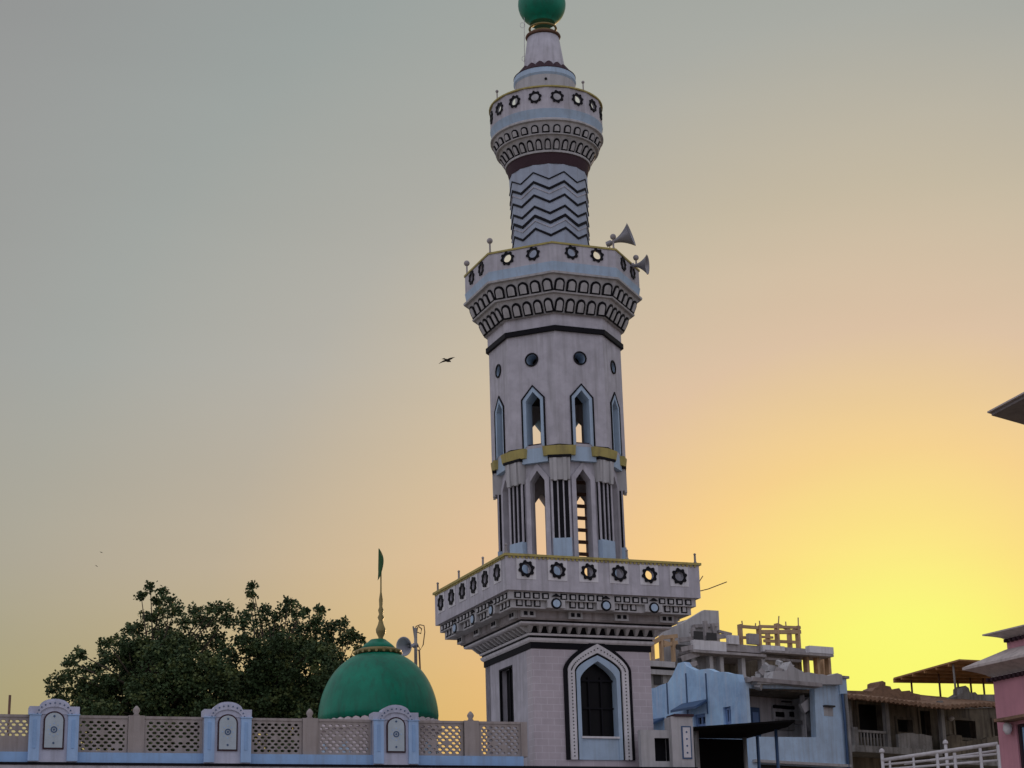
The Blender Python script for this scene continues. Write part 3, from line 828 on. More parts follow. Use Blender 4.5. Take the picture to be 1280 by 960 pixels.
# ================================================================== DOME
DY = 57.0
dc = at(473, 893, DY); scl = 2400 / (DY * ca + 7 * sa)
dome = empty('dome', Matrix.Translation((dc.x, dc.y, 0)), 'large glossy green dome with gilt spire rising behind the lattice parapet', 'dome')
rd = 75.5 / scl
zrim = zrow(dc.x, dc.y - rd, 884)      # near rim
zside = dc.z
H = at(473, 821, DY).z - zside
pr = []
zbse = zside - .20
n = 22
for i in range(n + 1):
    t = i / n * PI / 2 * .93
    pr.append((rd * math.cos(t) ** .92 * (1.0), zbse + (H + .35) * math.sin(t) / math.sin(PI / 2 * .93)))
pr[0] = (rd * .985, zbse - .05)
c = MB(); c.lathe(pr, 64, sm=True); c.build('green_shell', 'green', dome)
c = MB()   # scalloped rim
for i in range(44):
    a = 2 * PI * i / 44; T = Matrix.Rotation(a, 4, 'Z'); c.T = T
    c.plate([(-.13, zbse - .28), (.13, zbse - .28), (.13, zbse - .12), (.085, zbse - .07), (0, zbse - .04), (-.085, zbse - .07), (-.13, zbse - .12)], -rd - .05, -rd + .02)
c.T = Matrix.Identity(4)
c.lathe([(rd - .1, zbse - .34), (rd + .1, zbse - .34), (rd + .1, zbse - .27), (rd - .1, zbse - .27)], 48, closed=True)
c.build('petal_rim', 'drum', dome)
c = MB(); c.lathe([(rd - .02, zroof + .03), (rd - .02, zbse - .3)], 12)
for i in range(12):
    c.T = Matrix.Rotation(2 * PI * (i + 0.0) / 12, 4, 'Z'); A = rd * math.cos(PI / 12)
    c.plate(arch(.2, zroof + .6, zroof + 1.4, zroof + 1.7), -A - .03, -A + .0, 1)
c.build('drum', ['drum', 'paleblue'], dome)
zt0 = pr[-1][1]
c = MB(); rr = 25 / scl
c.lathe([(rr * .9, zt0 - .10), (rr + .08, zt0 - .04), (rr + .10, zt0 + .03), (rr, zt0 + .07), (rr * .6, zt0 + .09)], 36, sm=True)
for i in range(20):
    c.T = Matrix.Rotation(2 * PI * i / 20, 4, 'Z'); c.plate(circ(0, zt0 - .05, .045, 8), -rr - .12, -rr - .05)
c.build('collar', 'gold', dome)
zcap = at(473, 805, DY).z
c = MB(); c.lathe([(rr * .95, zt0 + .06), (rr * .72, zt0 + .2), (rr * .38, zt0 + .36), (.1, zcap)], 32, sm=True); c.build('cap', 'green', dome)
zr_ = lambda py: at(471, py, DY).z
c = MB(); c.lathe([(.11, zcap - .05), (.08, zr_(800)), (.07, zr_(797)), (.14, zr_(791)), (.15, zr_(787)), (.09, zr_(781)), (.06, zr_(776)), (.10, zr_(772)), (.055, zr_(768)), (.085, zr_(763)), (.05, zr_(759)), (.06, zr_(750)), (.025, zr_(740)), (.016, zr_(690))], 16, sm=True)
sp = c.build('spire', 'gold', dome); sp.rotation_euler = (0, R(.4), 0)
# the flag
fb = at(472.3, 724, DY); ft = at(473.6, 686, DY)
c = MB(); vs = []; fs = []
nz, nx = 14, 5
for j in range(nz + 1):
    t = j / nz
    wv = [0.03, .10, .16, .20, .225, .235, .235, .225, .21, .19, .165, .14, .11, .07, .0][14 - j] * .62
    for i in range(nx + 1):
        s = i / nx
        vs.append((fb.x + (ft.x - fb.x) * t + wv * s, dc.y + .05 * math.sin(s * 5 + t * 4), fb.z + (ft.z - fb.z) * t - .05 * s * (1 - t)))
for j in range(nz):
    for i in range(nx): a = j * (nx + 1) + i; fs.append((a, a + 1, a + nx + 2, a + nx + 1))
c.add(vs, fs, 0, True); fl = c.build('flag', 'flag'); sm_ = fl.modifiers.new('solid', 'SOLIDIFY'); sm_.thickness = .01
tag(fl, 'narrow dark green flag furled at the tip of the dome spire', 'flag')

# mast with horn and hoop
MY = 59.6
mb_ = at(524, 850, MY); 
mast = empty('loudspeaker_mast', Matrix.Translation((mb_.x, MY, 0)), 'slim metal mast with wire hoop beside the green dome', 'mast')
def lp(px, py): q = at(px, py, MY); return (q.x - mb_.x, q.y - MY, q.z)
c = MB(); c.tube([(lp(519, 845)[0], 0, zroof + .03), lp(519.5, 785)], .05, 8); c.tube([lp(516.5, 783), lp(519, 800)], .03, 6); c.build('mast_pole', 'oldpale', mast)
c = MB(); c.tube([(lp(531, 845)[0], .3, zroof + .03), lp(524, 812)], .03, 6); c.build('stay', 'rust', mast)
c = MB(); c.tube([lp(518, 788), lp(520, 783), lp(525, 781), lp(530, 782), lp(531, 790), lp(529, 806), lp(525.5, 812), lp(522, 806)], .018, 6)
c.tube([lp(522, 784), lp(521, 790), lp(526, 792), lp(527, 786), lp(523, 783)], .022, 6)
c.build('wire_hoop', 'rust', mast)
hb = at(517, 807, MY - .05); 
horn('horn_loudspeaker', hb, Vector((-.30, -.44, -.09)), .50, .29, 'round grey horn loudspeaker turned toward the viewer beside the dome spire', matn='dish')

# ================================================================== TREES
def tree(name, label, Y, blobs, trunk_px, group):
    base = at(trunk_px, 900, Y); top = at(trunk_px, 830, Y)
    root = empty(name, Matrix.Translation((base.x, Y, 0)), label, 'tree', group)
    O = Vector((base.x, Y, 0)); s = 2400 / (Y * ca + 12 * sa)
    tr = MB()
    th = top.z
    tr.tube([(0, 0, -.1), (.1, 0, th * .3), (-.1, .1, th * .55), (.1, 0, th * .8)], [.45, .38, .32, .22], 10)
    vs, fs, ms = [], [], []
    cs = [at(px, py, Y + dep) - O for px, py, r, dep in blobs]
    hubs = []
    for i in range(9):
        q = cs[int(i * len(cs) / 9)]
        h = Vector((q.x * .55, q.y * .6, th * .62 + (q.z - th * .62) * .45)); hubs.append(h)
        tr.tube([(.0, 0, th * random.uniform(.35, .6)), Vector((h.x * .45, h.y * .45, th * .62 + (h.z - th * .62) * .3)), h], [.22, .15, .09], 7)
    for (px, py, r, dep), c0 in zip(blobs, cs):
        rr = r / s
        h = min(hubs, key=lambda q: (q - c0).length)
        mid = h.lerp(c0, .5) + Vector((random.uniform(-.25, .25), random.uniform(-.3, .3), random.uniform(.0, .3)))
        tr.tube([h, mid, c0 + Vector((0, 0, rr * .3))], [.06, .035, .012], 5)
        nt = int(10 + rr * rr * 230)
        for _ in range(nt):        # short drooping sprays of leaflets
            a = random.uniform(0, 2 * PI); cz = random.uniform(-1, 1); q = math.sqrt(1 - cz * cz)
            rad = rr * random.uniform(.0, 1.0) ** .5
            p = c0 + Vector((math.cos(a) * q, math.sin(a) * q, cz * .85)) * rad
            d = Vector((math.cos(a) * q, math.sin(a) * q, cz * .6 + random.uniform(-.4, .4))).normalized()
            mi = 1 if (cz > -.2 and rad > rr * .55 and random.random() < .55) else 0  # paler leaf tone on the outer, upper part of each clump
            nl = random.randint(7, 11)
            ln = random.uniform(.12, .30) * min(1, rr / .3)
            for k in range(nl):
                t = k / nl
                b = p + d * ln * t + Vector((random.gauss(0, .05), random.gauss(0, .05), random.gauss(0, .05) - .1 * t * t))
                x = Vector((random.gauss(0, 1), random.gauss(0, 1), random.gauss(0, .7))).normalized()
                y = x.cross(Vector((random.gauss(0, 1), random.gauss(0, 1), random.gauss(0, 1)))).normalized()
                L_, W_ = random.uniform(.10, .17), random.uniform(.035, .06)
                n0 = len(vs)
                vs += [b, b + x * L_ * .5 + y * W_, b + x * L_, b + x * L_ * .5 - y * W_]
                fs.append((n0, n0 + 1, n0 + 2, n0 + 3)); ms.append(mi)
    me = bpy.data.meshes.new('foliage'); me.from_pydata([tuple(v) for v in vs], [], fs)
    me.materials.append(M['leaf']); me.materials.append(M['leaf2']); me.polygons.foreach_set('material_index', ms); me.update()
    o = bpy.data.objects.new('crown', me); COL.objects.link(o); o.parent = root
    tr.build('trunk', 'bark', root)
    return root
def dens(lst, fill):
    out = [(x, y, r, random.uniform(-1.5, 1.5)) for x, y, r in lst]
    for (x0, x1, y0, y1, n, r) in fill:
        for _ in range(n): out.append((random.uniform(x0, x1), random.uniform(y0, y1), random.uniform(r * .75, r * 1.2), random.uniform(-2.5, 2.5)))
    return out
t1 = [(176, 743, 5), (188, 733, 5), (204, 737, 6), (195, 751, 6), (212, 750, 8), (220, 762, 8), (186, 770, 9), (172, 784, 8), (200, 768, 8), (163, 786, 7), (150, 800, 8), (133, 803, 7), (128, 816, 6), (97, 818, 8), (88, 828, 7),
      (70, 850, 8), (66, 860, 6), (85, 846, 8), (105, 838, 9), (120, 833, 9), (140, 822, 11), (160, 808, 12), (85, 868, 9), (100, 878, 10), (75, 872, 5), (108, 858, 10), (125, 870, 12), (130, 845, 9), (96, 888, 8), (115, 893, 9),
      (244, 762, 8), (250, 774, 9), (232, 778, 9), (268, 762, 9), (282, 760, 8), (284, 775, 7), (262, 778, 9), (272, 795, 8), (205, 790, 14), (225, 800, 14), (180, 810, 14), (245, 800, 12), (160, 835, 14), (280, 812, 9)]
f1 = [(100, 200, 890, 960, 34, 18), (170, 300, 885, 960, 40, 18), (150, 265, 800, 895, 34, 16), (170, 290, 830, 900, 22, 16), (255, 300, 835, 880, 7, 13), (105, 160, 850, 900, 12, 12)]
t2 = [(315, 732, 4), (315, 742, 4.5), (314, 757, 3), (308, 768, 8), (300, 780, 9), (322, 776, 9), (333, 762, 6), (345, 770, 8), (361, 752, 6), (356, 763, 8), (372, 764, 8), (380, 762, 5), (400, 762, 5), (398, 774, 9), (418, 782, 8), (408, 790, 10),
      (430, 780, 6), (440, 792, 7), (448, 800, 6), (452, 812, 6), (430, 800, 10), (385, 785, 12), (365, 785, 12), (340, 790, 12), (315, 798, 12), (445, 825, 9), (430, 835, 12), (440, 850, 10), (452, 838, 6), (300, 800, 9), (292, 822, 9), (425, 860, 12), (440, 870, 10)]
f2 = [(290, 450, 885, 960, 50, 18), (310, 430, 800, 895, 36, 16), (290, 400, 820, 900, 22, 16), (285, 330, 835, 880, 7, 13), (400, 450, 850, 900, 9, 12)]
tree('broadleaf_tree', 'dark leafy tree at the left, its crown stepping up from the leftmost pillar', 74, dens(t1, f1), 205, 'trees behind the mosque roof')
tree('broadleaf_tree', 'dark leafy tree directly left of the green dome with one thin upright shoot', 76, dens(t2, f2), 370, 'trees behind the mosque roof')

# ================================================================== CONSTRUCTION BUILDING (behind)
CF = Frame(930, 850, 84, 30)
con = empty('unfinished_building', CF.M, 'unfinished concrete building with bare roof columns behind the peeling blue house', 'building')
def cu(px, py, y=0.0): return CF.uz(px, py, y)
def cbox(mb, px0, px1, py0, py1, y0, y1, mi=0, pyc=None):
    (x0, za), (x1, zb_) = cu(px0, (py0 + py1) / 2, y0), cu(px1, (py0 + py1) / 2, y0)
    zt_a = cu((px0 + px1) / 2, py0, y0)[1]; zb_a = cu((px0 + px1) / 2, py1, y0)[1]
    mb.box(x0, x1, y0, y1, zb_a, zt_a, mi)
c = MB()   # stair tower
top = [cu(843, 784.5), cu(870, 774), cu(897, 757.6), cu(914.8, 758.7)]
z0 = 0
c.plate([(top[0][0], z0)] + [(cu(914.8, 800)[0], z0)] + [top[3], top[2], top[1], top[0]], 1.0, 1.25, 0, [[cu(878, 786), cu(890, 786), cu(890, 796), cu(878, 796)]])
c.box(top[3][0] - .2, top[3][0] - .01, 1.251, 4, 0, top[3][1] - .05, 0)
c.build('stair_tower', 'greywhite', con)
c = MB()
# floors
cbox(c, 868, 908, 801, 813, 0, .3, 1); cbox(c, 908, 954, 806, 815, .2, .5, 0); cbox(c, 954, 981, 807, 815, 0, .3, 1); cbox(c, 981, 1012, 810, 817, .2, .5, 0); cbox(c, 1012, 1042, 808, 816.5, -.1, .2, 1)
cbox(c, 911, 924, 794, 805, .1, .3, 1); cbox(c, 936, 949, 792, 805, .1, .3, 0)
c.build('roof_parapet', ['concrete', 'white'], con)
c = MB(); cbox(c, 866, 958, 815, 818, -.1, 5, 0); cbox(c, 958.1, 1042, 815, 818, -.1, 1.2, 0); c.build('roof_slab', 'concrete', con)
c = MB(); cbox(c, 870, 1002, 820, 823, .3, .6, 0)
cbox(c, 850, 1058, 858, 864, .0, 8, 0); c.build('floor_slab', 'concrete', con)
for px in (868, 890, 903, 930, 955, 1011, 1024, 1038):
    hw_ = 2.2 if px < 1000 else 1.5; c = MB(); cbox(c, px - hw_, px + hw_, 817, 860, .3, .6, 0); c.build('column', 'greywhite' if px < 1000 else 'glowconcrete', con)
for q in ((905, 953, 824, 862, 2.2, 2.4), (868, 904.5, 820, 862, 2.5, 2.7), (955, 984, 818, 862, 2.0, 2.2), (989, 1003, 822, 862, .9, 1.1)):
    c = MB(); cbox(c, *q, 0); c.build('infill_wall', 'oldwall', con)
for px in (930, 1035):
    pass
for px, yy in ((1031, 1.0),):
    c = MB(); cbox(c, px - 1.5, px + 1.5, 818, 858, yy, yy + .3, 0); c.build('column', 'glowconcrete', con)
c = MB(); cbox(c, 1003, 1044, 846, 862, .1, .25, 0); c.build('parapet', 'greywhite', con)
# roof frame: posts and beams
for px, py0, yy in ((927.6, 780, .4), (951, 782, .4), (973.5, 779, .4), (989, 788, 3.0), (999.5, 782, .4), (962, 790, 3.0)):
    c = MB(); cbox(c, px - 1.2, px + 1.2, py0, 811, yy, yy + .25, 0); c.build('roof_post', 'glowconcrete', con)
c = MB()
def cb(a, b, y0, y1, w=.16, mi=0):
    p, q = cu(*a, y0), cu(*b, y1); c.beam((p[0], y0, p[1]), (q[0], y1, q[1]), w, w, mi)
cb((926, 783), (951, 785), .5, .5, .13); cb((949, 783), (1000, 784.5), .5, .5, .12); cb((949, 790), (1000, 790), .5, .5, .17); cb((973, 781), (989, 789), .5, 3, .10); cb((989, 789), (999, 785), 3, .5, .10); cb((951, 796), (966, 797), 3, 3, .10); cb((955, 801), (999, 803), 3, 3, .13); cb((927, 797), (936, 797), .5, .5, .12)
for px, y0, y1 in ((973, 770, 781), (998, 772, 783), (950, 776, 783), (928, 776, 781), (944, 779, 786), (983, 777, 788)):
    cb((px, y1), (px + random.uniform(-1, 1), y0), .5, .5, .04)
c.build('roof_beam', 'glowconcrete', con)
c = MB()
# cluttered left side of the roof
cb((866, 783), (897, 781), .9, .9, .14); cb((881, 776), (884, 812), .5, .6, .16); cb((866, 785), (868, 812), .5, .5, .16); cb((850, 800), (908, 795), .4, .4, .2); cb((850, 812), (880, 806), .2, .2, .2); cb((898, 789), (914, 793), .9, .9, .12); cb((890, 779), (893, 795), .6, .7, .14); cb((850, 824), (872, 817), .2, .2, .25); cb((852, 834), (870, 829), .2, .2, .2)
for q in ((868, 879, 789, 799), (884, 896, 791, 800), (870, 895, 803, 811), (846, 862, 806, 812), (848, 864, 823, 829)): cbox(c, *q, .12, .18, 1)  # dark panels painted in as shaded openings among the debris
c.build('roof_debris_and_openings', ['concrete', 'dark'], con)
# left annexe seen just right of the minaret
c = MB(); cbox(c, 800, 844, 826, 833, -.2, .1, 1); cbox(c, 800, 844, 833, 837, 0, .3, 2); cbox(c, 800, 848, 837, 843, -.1, .2, 1); cbox(c, 800, 848, 843, 900, .1, .3, 0)
cbox(c, 818, 827, 844, 856, .05, .12, 3); cbox(c, 829, 842, 843, 858, .05, .12, 0)
c.build('annexe_wall', ['oldpale', 'greywhite', 'black', 'dark'], con)
c = MB(); 
for px in (817, 828.5, 843): cbox(c, px - 1.3, px + 1.3, 797, 827, .2, .4)
cb((812, 806), (829, 796), .3, .3, .18); cb((828, 797), (846, 795), .3, .3, .16); cb((829, 807), (846, 803), .3, .3, .16); cb((829, 802), (845, 808), .3, .3, .12); 
c.build('annexe_frame', 'glowconcrete', con)
c = MB(); x0 = cu(866, 860)[0]; x1 = cu(1056, 862)[0]; c.box(x0, x1, .6, 7.8, 0, cu(950, 862)[1], 0); c.box(cu(800, 880)[0], x0 - .01, .4, 7, 0, cu(830, 844)[1] - .05); c.build('lower_wall', 'oldpale', con)

# ================================================================== WHITE AND BLUE HOUSE
WF = Frame(934.5, 905, 58, 36)
house = empty('old_house', WF.M, 'crumbling house with peeling blue side wall, white front and deep balcony', 'house')
wu = lambda px, py, y=0.0: WF.uz(px, py, y)
wv = lambda px, py, x=0.0: WF.vz(px, py, x)
xr = wu(1055, 900)[0]
zt = wu(980, 860)[1]
zbt = wu(980, 956)[1]
# front wall with balcony opening
op = [wu(934.5, 859.5), wu(1018, 861), wu(1020.5, 921.5), wu(934.5, 920.5)]
op[0] = (0.14, op[0][1]); op[3] = (0.14, op[3][1])
top = [(0, wu(935, 853)[1]), wu(1000, 853), wu(1046, 856), (xr, wu(1055, 856)[1])]
outer = [(0, 0), (xr, 0)] + top[::-1]
c = MB(); lowh = [(.3, 2.6), (xr - .5, 2.6), (xr - .5, zbt - .0), (.3, zbt - .0)]
c.plate(outer, 0, .22, 0, [op[::-1], lowh]); c.build('front_wall', 'stainedwhite', house)
c = MB(); c.box(0.1, xr + .05, -.14, -.002, zbt + .02, zbt + .1, 0); c.box(.1, xr - .2, .24, .4, 2.6, zbt + .3, 1); c.build('floor_ledge', ['greywhite', 'dark'], house)
# roof slab, rubble parapet
c = MB(); pz = wu(980, 857.2)[1]; c.box(0.0, wu(1018, 858)[0], -.35, 6, pz, pz + .12, 0); c.build('roof_slab', 'concrete', house)
def jag(pts, amp, step=.18):
    out = []
    for a, b in zip(pts, pts[1:]):
        n = max(1, int(math.dist(a, b) / step))
        for i in range(n): t = i / n; out.append((a[0] + (b[0] - a[0]) * t, a[1] + (b[1] - a[1]) * t + random.uniform(-amp, amp)))
    out.append(pts[-1]); return out
tp = jag([wu(938, 851), wu(957, 850), wu(958.5, 841), wu(975, 841), wu(977, 834), wu(980, 829), wu(984, 837), wu(996, 841), wu(1020, 843), wu(1044, 845)], .07)
c = MB(); c.plate([(tp[-1][0], wu(1044, 857)[1]), ] + tp[::-1] + [(tp[0][0], wu(938, 857)[1] + .02)], -.3, .1, 0)
tp2 = jag([wu(945, 853), wu(960, 849), wu(1000, 848), wu(1046, 852)], .1)
c.plate([(tp2[-1][0], wu(1044, 857)[1]), ] + tp2[::-1] + [(tp2[0][0], wu(938, 857)[1] + .03)], .3, .6, 0)
for _ in range(40):
    a = random.random(); q = tp[int(a * (len(tp) - 1))]; s = random.uniform(.06, .16); T = Matrix.Translation((q[0] + random.uniform(-.1, .1), random.uniform(-.2, .8), q[1] + random.uniform(-.12, .03))) @ Matrix.Rotation(random.random() * 3, 4, (random.random(), random.random(), 1))
    c.T = T; c.box(-s, s, -s * .7, s * .7, -s * .6, s * .6, random.choice((0, 0, 1)))
c.T = Matrix.Identity(4)
c.build('broken_parapet', ['greywhite', 'concrete'], house)
# corner post & pipe
c = MB(); a = wu(1047, 848); b = wu(1057.5, 848); c.box(a[0], b[0] - .05, -.06, .4, a[1] - .5, a[1], 0); c.box(a[0] - .08, b[0] + .03, -.12, .46, a[1] + .001, a[1] + .08, 1); c.build('corner_post', ['stainedwhite', 'concrete'], house)
for px in (1052.5, 1056.5):
    c = MB(); x = wu(px, 900)[0]; c.tube([(x, -.1, 0), (x + .02, -.1, wu(px, 905)[1]), (x - .03, -.12, wu(px, 868)[1])], .045 if px < 1055 else .06, 7); c.build('drain_pipe', 'bluepipe' if px < 1055 else 'oldpale', house)
# balcony interior
bz0, bz1 = op[2][1], op[0][1]
yb = 1.6
c = MB(); c.box(.1, op[1][0] + .8, yb, yb + .1, bz0 - .6, bz1 + .05, 0); c.box(.1, op[1][0] + 1.0, .23, yb, bz1 + .03, bz1 + .12, 1)  # ceiling gets a darker plaster, shade put into its colour
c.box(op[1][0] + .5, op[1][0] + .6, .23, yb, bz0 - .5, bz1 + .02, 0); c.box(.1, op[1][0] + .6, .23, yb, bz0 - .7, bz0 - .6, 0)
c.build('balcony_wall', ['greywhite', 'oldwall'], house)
wb = lambda px, py: wu(px, py, yb - .02)
c = MB(); a, b = wb(936, 884), wb(949, 906); c.box(a[0], b[0], yb - .08, yb - .01, bz0 - .5, a[1], 0); c.box(a[0] + .08, b[0] - .08, yb - .1, yb - .081, b[1] - .3, a[1] - .15, 1)
c.build('balcony_door', ['bluepipe', 'door'], house)
c = MB(); a, b = wb(964, 884), wb(1003, 906); c.plate(rect(a[0], b[0], b[1] - .2, a[1]), yb - .1, yb - .01, 0)
for u in (967, 984):
    p_, q_ = wb(u, 890), wb(u + 11, 897); c.box(p_[0], q_[0], yb - .12, yb - .101, q_[1], p_[1], 1)
c.box(a[0] + .05, b[0] - .05, yb - .115, yb - .101, wb(966, 899)[1] - .3, wb(966, 899)[1], 2); c.box(a[0], b[0], yb - .16, yb - .101, a[1] - .04, a[1] + .06, 1)
c.build('balcony_window', ['greywhite', 'glass', 'oldpale'], house)
c = MB(); a, b = wb(977, 876), wb(996, 879); c.box(a[0], b[0], yb - .05, yb - .001, b[1], a[1]); c.build('lintel_slot', 'black', house)
c = MB(); a = wu(1003.5, 880, .5); b = wu(1007.5, 921, .5); c.box(a[0], b[0], .45, .62, bz0, bz1, 0)
c.beam((wu(1018, 874, .4)[0], .4, wu(1018, 874, .4)[1]), (wu(1002, 886, .4)[0], .4, wu(1002, 886, .4)[1]), .12, .3, 0)
c.box(wu(994, 901, .5)[0], wu(1003, 901, .5)[0], .5, .58, wu(994, 905, .5)[1], wu(994, 900, .5)[1], 1); c.beam((wu(1018, 896, .6)[0], .6, wu(1018, 896, .6)[1]), (wu(1007, 905, .6)[0], .6, wu(1007, 905, .6)[1]), .08, .5, 0)
c.build('balcony_pier', ['greywhite', 'dark'], house)
c = MB(); a, b = wu(1028.5, 881.5), wu(1041, 884.5); c.box(a[0], b[0], -.12, -.001, b[1], a[1], 0); c.box(a[0] + .02, b[0] - .02, -.012, -.001, wu(1035, 895)[1], b[1] - .002, 1)
c.build('vent_hood', ['dark', 'greywhite'], house)
# blue side wall (plane x = 0)
SB = WF.M @ Matrix.Rotation(R(90), 4, 'Z')
Tb = Matrix.Rotation(R(90), 4, 'Z')        # local plate x -> house y ; plate y -> -house x
vt = [wv(*q) for q in ((800, 868), (817.5, 862), (842, 852.5), (848, 845.5), (855, 830), (862, 829), (865.5, 835), (877, 837), (892.5, 837), (911, 840.8), (929, 843), (934, 852))]
vt.sort(key=lambda q: q[0])
vt[0] = (0.0, vt[0][1])
tp = jag(vt, .05, .25); tp[0] = (0, tp[0][1]); far = tp[-1][0]
def hole(px0, px1, py0, py1):
    a = wv(px1, (py0 + py1) / 2)[0]; b = wv(px0, (py0 + py1) / 2)[0]; m = (px0 + px1) / 2
    return rect(a, b, wv(m, py1)[1], wv(m, py0)[1])
h1, h2 = hole(875, 889.5, 893, 909), hole(912, 921.5, 884, 906)
h3 = hole(834, 838, 908, 915)
c = MB(Tb); c.plate([(0, 0)] + tp + [(far, 0)], -0.0, .25, 0, [h1, h2]); c.build('side_wall', 'peelblue', house)
for px in (842.5, 867, 892):
    c = MB(Tb); v = wv(px, 880)[0]; zt_ = wv(px, 852 if px < 860 else 840)[1]; c.box(v - .02, v + .02, .251, .275, wv(px, 893)[1], zt_ - .05); c.build('wall_pipe', 'bluepipe', house)
for (x0, x1, z0, z1), hd in ((( *[h1[0][0], h1[1][0]], h1[0][1], h1[2][1]), True), (((h2[0][0], h2[1][0], h2[0][1], h2[2][1])), False)):
    c = MB(Tb); c.box(x0, x1, .02, .06, z0, z1, 0)
    c.plate(rect(x0 + .001, x1 - .001, z0 + .001, z1 - .001), .08, .16, 1, [rect(x0 + .09, x1 - .09, z0 + .09, z1 - .09)[::-1]])
    c.box((x0 + x1) / 2 - .03, (x0 + x1) / 2 + .03, .07, .15, z0, z1, 1)
    w_ = c.build('window', ['dark', 'door'], house)
    if hd:
        c = MB(Tb); c.add([(x0 - .15, .26, z1 + .34), (x1 + .5, .26, z1 + .34), (x1 + .5, .75, z1 + .10), (x0 - .15, .75, z1 + .10), (x0 - .15, .26, z1 + .41), (x1 + .5, .26, z1 + .41), (x1 + .5, .75, z1 + .17), (x0 - .15, .75, z1 + .17)],
                          [(0, 1, 2, 3), (4, 5, 6, 7), (0, 1, 5, 4), (1, 2, 6, 5), (2, 3, 7, 6), (3, 0, 4, 7)]); c.build('sunshade', 'bluepipe', w_)
# body
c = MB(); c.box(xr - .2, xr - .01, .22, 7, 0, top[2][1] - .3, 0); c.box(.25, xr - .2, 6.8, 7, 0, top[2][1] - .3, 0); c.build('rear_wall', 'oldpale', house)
c = MB(); c.box(.25, xr - .2, 2.2, 6.8, pz - .2, pz - .05); c.build('ceiling', 'concrete', house)
# small lean-to box with blue sheet just right of the minaret base
c = MB(Tb); a = wv(818, 895)[0]; b = wv(838, 895)[0]
c.add([(b, .26, wv(838, 900)[1]), (a, .26, wv(820, 903)[1]), (a, .9, wv(820, 903)[1] - .1), (b, .9, wv(838, 900)[1] - .25), (b, .26, wv(838, 900)[1] + .07), (a, .26, wv(820, 903)[1] + .07), (a, .9, wv(820, 903)[1] - .03), (b, .9, wv(838, 900)[1] - .18)],
      [(0, 1, 2, 3), (4, 5, 6, 7), (0, 1, 5, 4), (1, 2, 6, 5), (2, 3, 7, 6), (3, 0, 4, 7)]); c.build('sunshade', 'bluepipe', house)

# ================================================================== BLACK SHED
sh = empty('tarpaulin_shed', Matrix.Identity(4), 'sheet-roofed shed with its shade painted black, on thin poles in front of the blue house', 'shed')
A, B, Cc, D = at(864, 912, 50), at(994, 905.5, 49.4), at(932, 927, 53), at(864, 925, 52.2)
B2 = at(985, 912, 50.6)
c = MB(); pts = [A, B, B2, Cc, D]; zc_ = A.z
top_ = [Vector((p.x, p.y, zc_ + .07 + (p.x - A.x) * .02)) for p in pts]; bot = [p - Vector((0, 0, .05)) for p in top_]
c.add(bot + top_, [(0, 1, 2, 3, 4), (5, 6, 7, 8, 9)] + [(i, (i + 1) % 5, 5 + (i + 1) % 5, 5 + i) for i in range(5)]); c.build('sheet_roof', 'shadetarp', sh)
c = MB(); p, q = at(866, 930, 52), at(931, 930, 52.6); c.add([(p.x, p.y, 0), (q.x, q.y, 0), (q.x, q.y, zc_), (p.x, p.y, zc_), (p.x, p.y + .1, 0), (q.x, q.y + .1, 0), (q.x, q.y + .1, zc_), (p.x, p.y + .1, zc_)], [(0, 1, 2, 3), (4, 5, 6, 7), (0, 1, 5, 4), (1, 2, 6, 5), (2, 3, 7, 6), (3, 0, 4, 7)])
c.build('shade_sheet', 'shadetarp', sh)  # near-black panel standing in for deep shade under the roof
for px, yy, mt, w in ((947.8, 52.2, 'bluepipe', .045), (971.5, 50.6, 'bluepipe', .045), (931.5, 52.4, 'oldpale', .06), (871.5, 50.5, 'oldpale', .06)):
    p = at(px, 940, yy); c = MB(); c.tube([(p.x, p.y, 0), (p.x, p.y, zc_ + .02)], w, 8); c.build('pole', mt, sh)

# ================================================================== OLD DARK HOUSE
OF = Frame(1058, 900, 66, 35)
old = empty('old_tenement', OF.M, 'mouldy dark tenement with sagging tiled eave and open balcony between white and pink buildings', 'house')
ou = lambda px, py, y=0.0: OF.uz(px, py, y)
x0, x1 = ou(1050, 900)[0], ou(1330, 900)[0]
def oz(px, py, y=0.0): return ou(px, py, y)[1]
# storey wall set back behind the balcony
yb = 1.3
c = MB()
holes = []
for a, b, t, bb in ((1071, 1104, 880, 923), (1120, 1141, 899, 916), (1148, 1164, 888, 920), (1192, 1220, 900, 923), (1240, 1250, 900, 921)):
    p, q = ou(a, t, yb), ou(b, bb, yb); m = ou((a + b) / 2, t, yb)[1], ou((a + b) / 2, bb, yb)[1]
    holes.append(rect(p[0], q[0], m[1], m[0])[::-1])
ztw_ = oz(1150, 877, yb)
c.plate(rect(x0, x1, 0, ztw_), yb, yb + .25, 0, holes); c.box(x0, x1, yb + 1.0, yb + 1.2, 0, ztw_ + .12, 1); c.build('storey_wall', ['oldwall', 'dark'], old)
for h in holes:
    xs = [q[0] for q in h]; zs__ = [q[1] for q in h]
    c = MB(); c.plate(rect(min(xs) - .07, max(xs) + .07, min(zs__) - .07, max(zs__) + .07), yb - .05, yb - .001, 0, [rect(min(xs) + .02, max(xs) - .02, min(zs__) + .02, max(zs__) - .02)[::-1]])
    c.build('window_frame', 'oldwall', old)
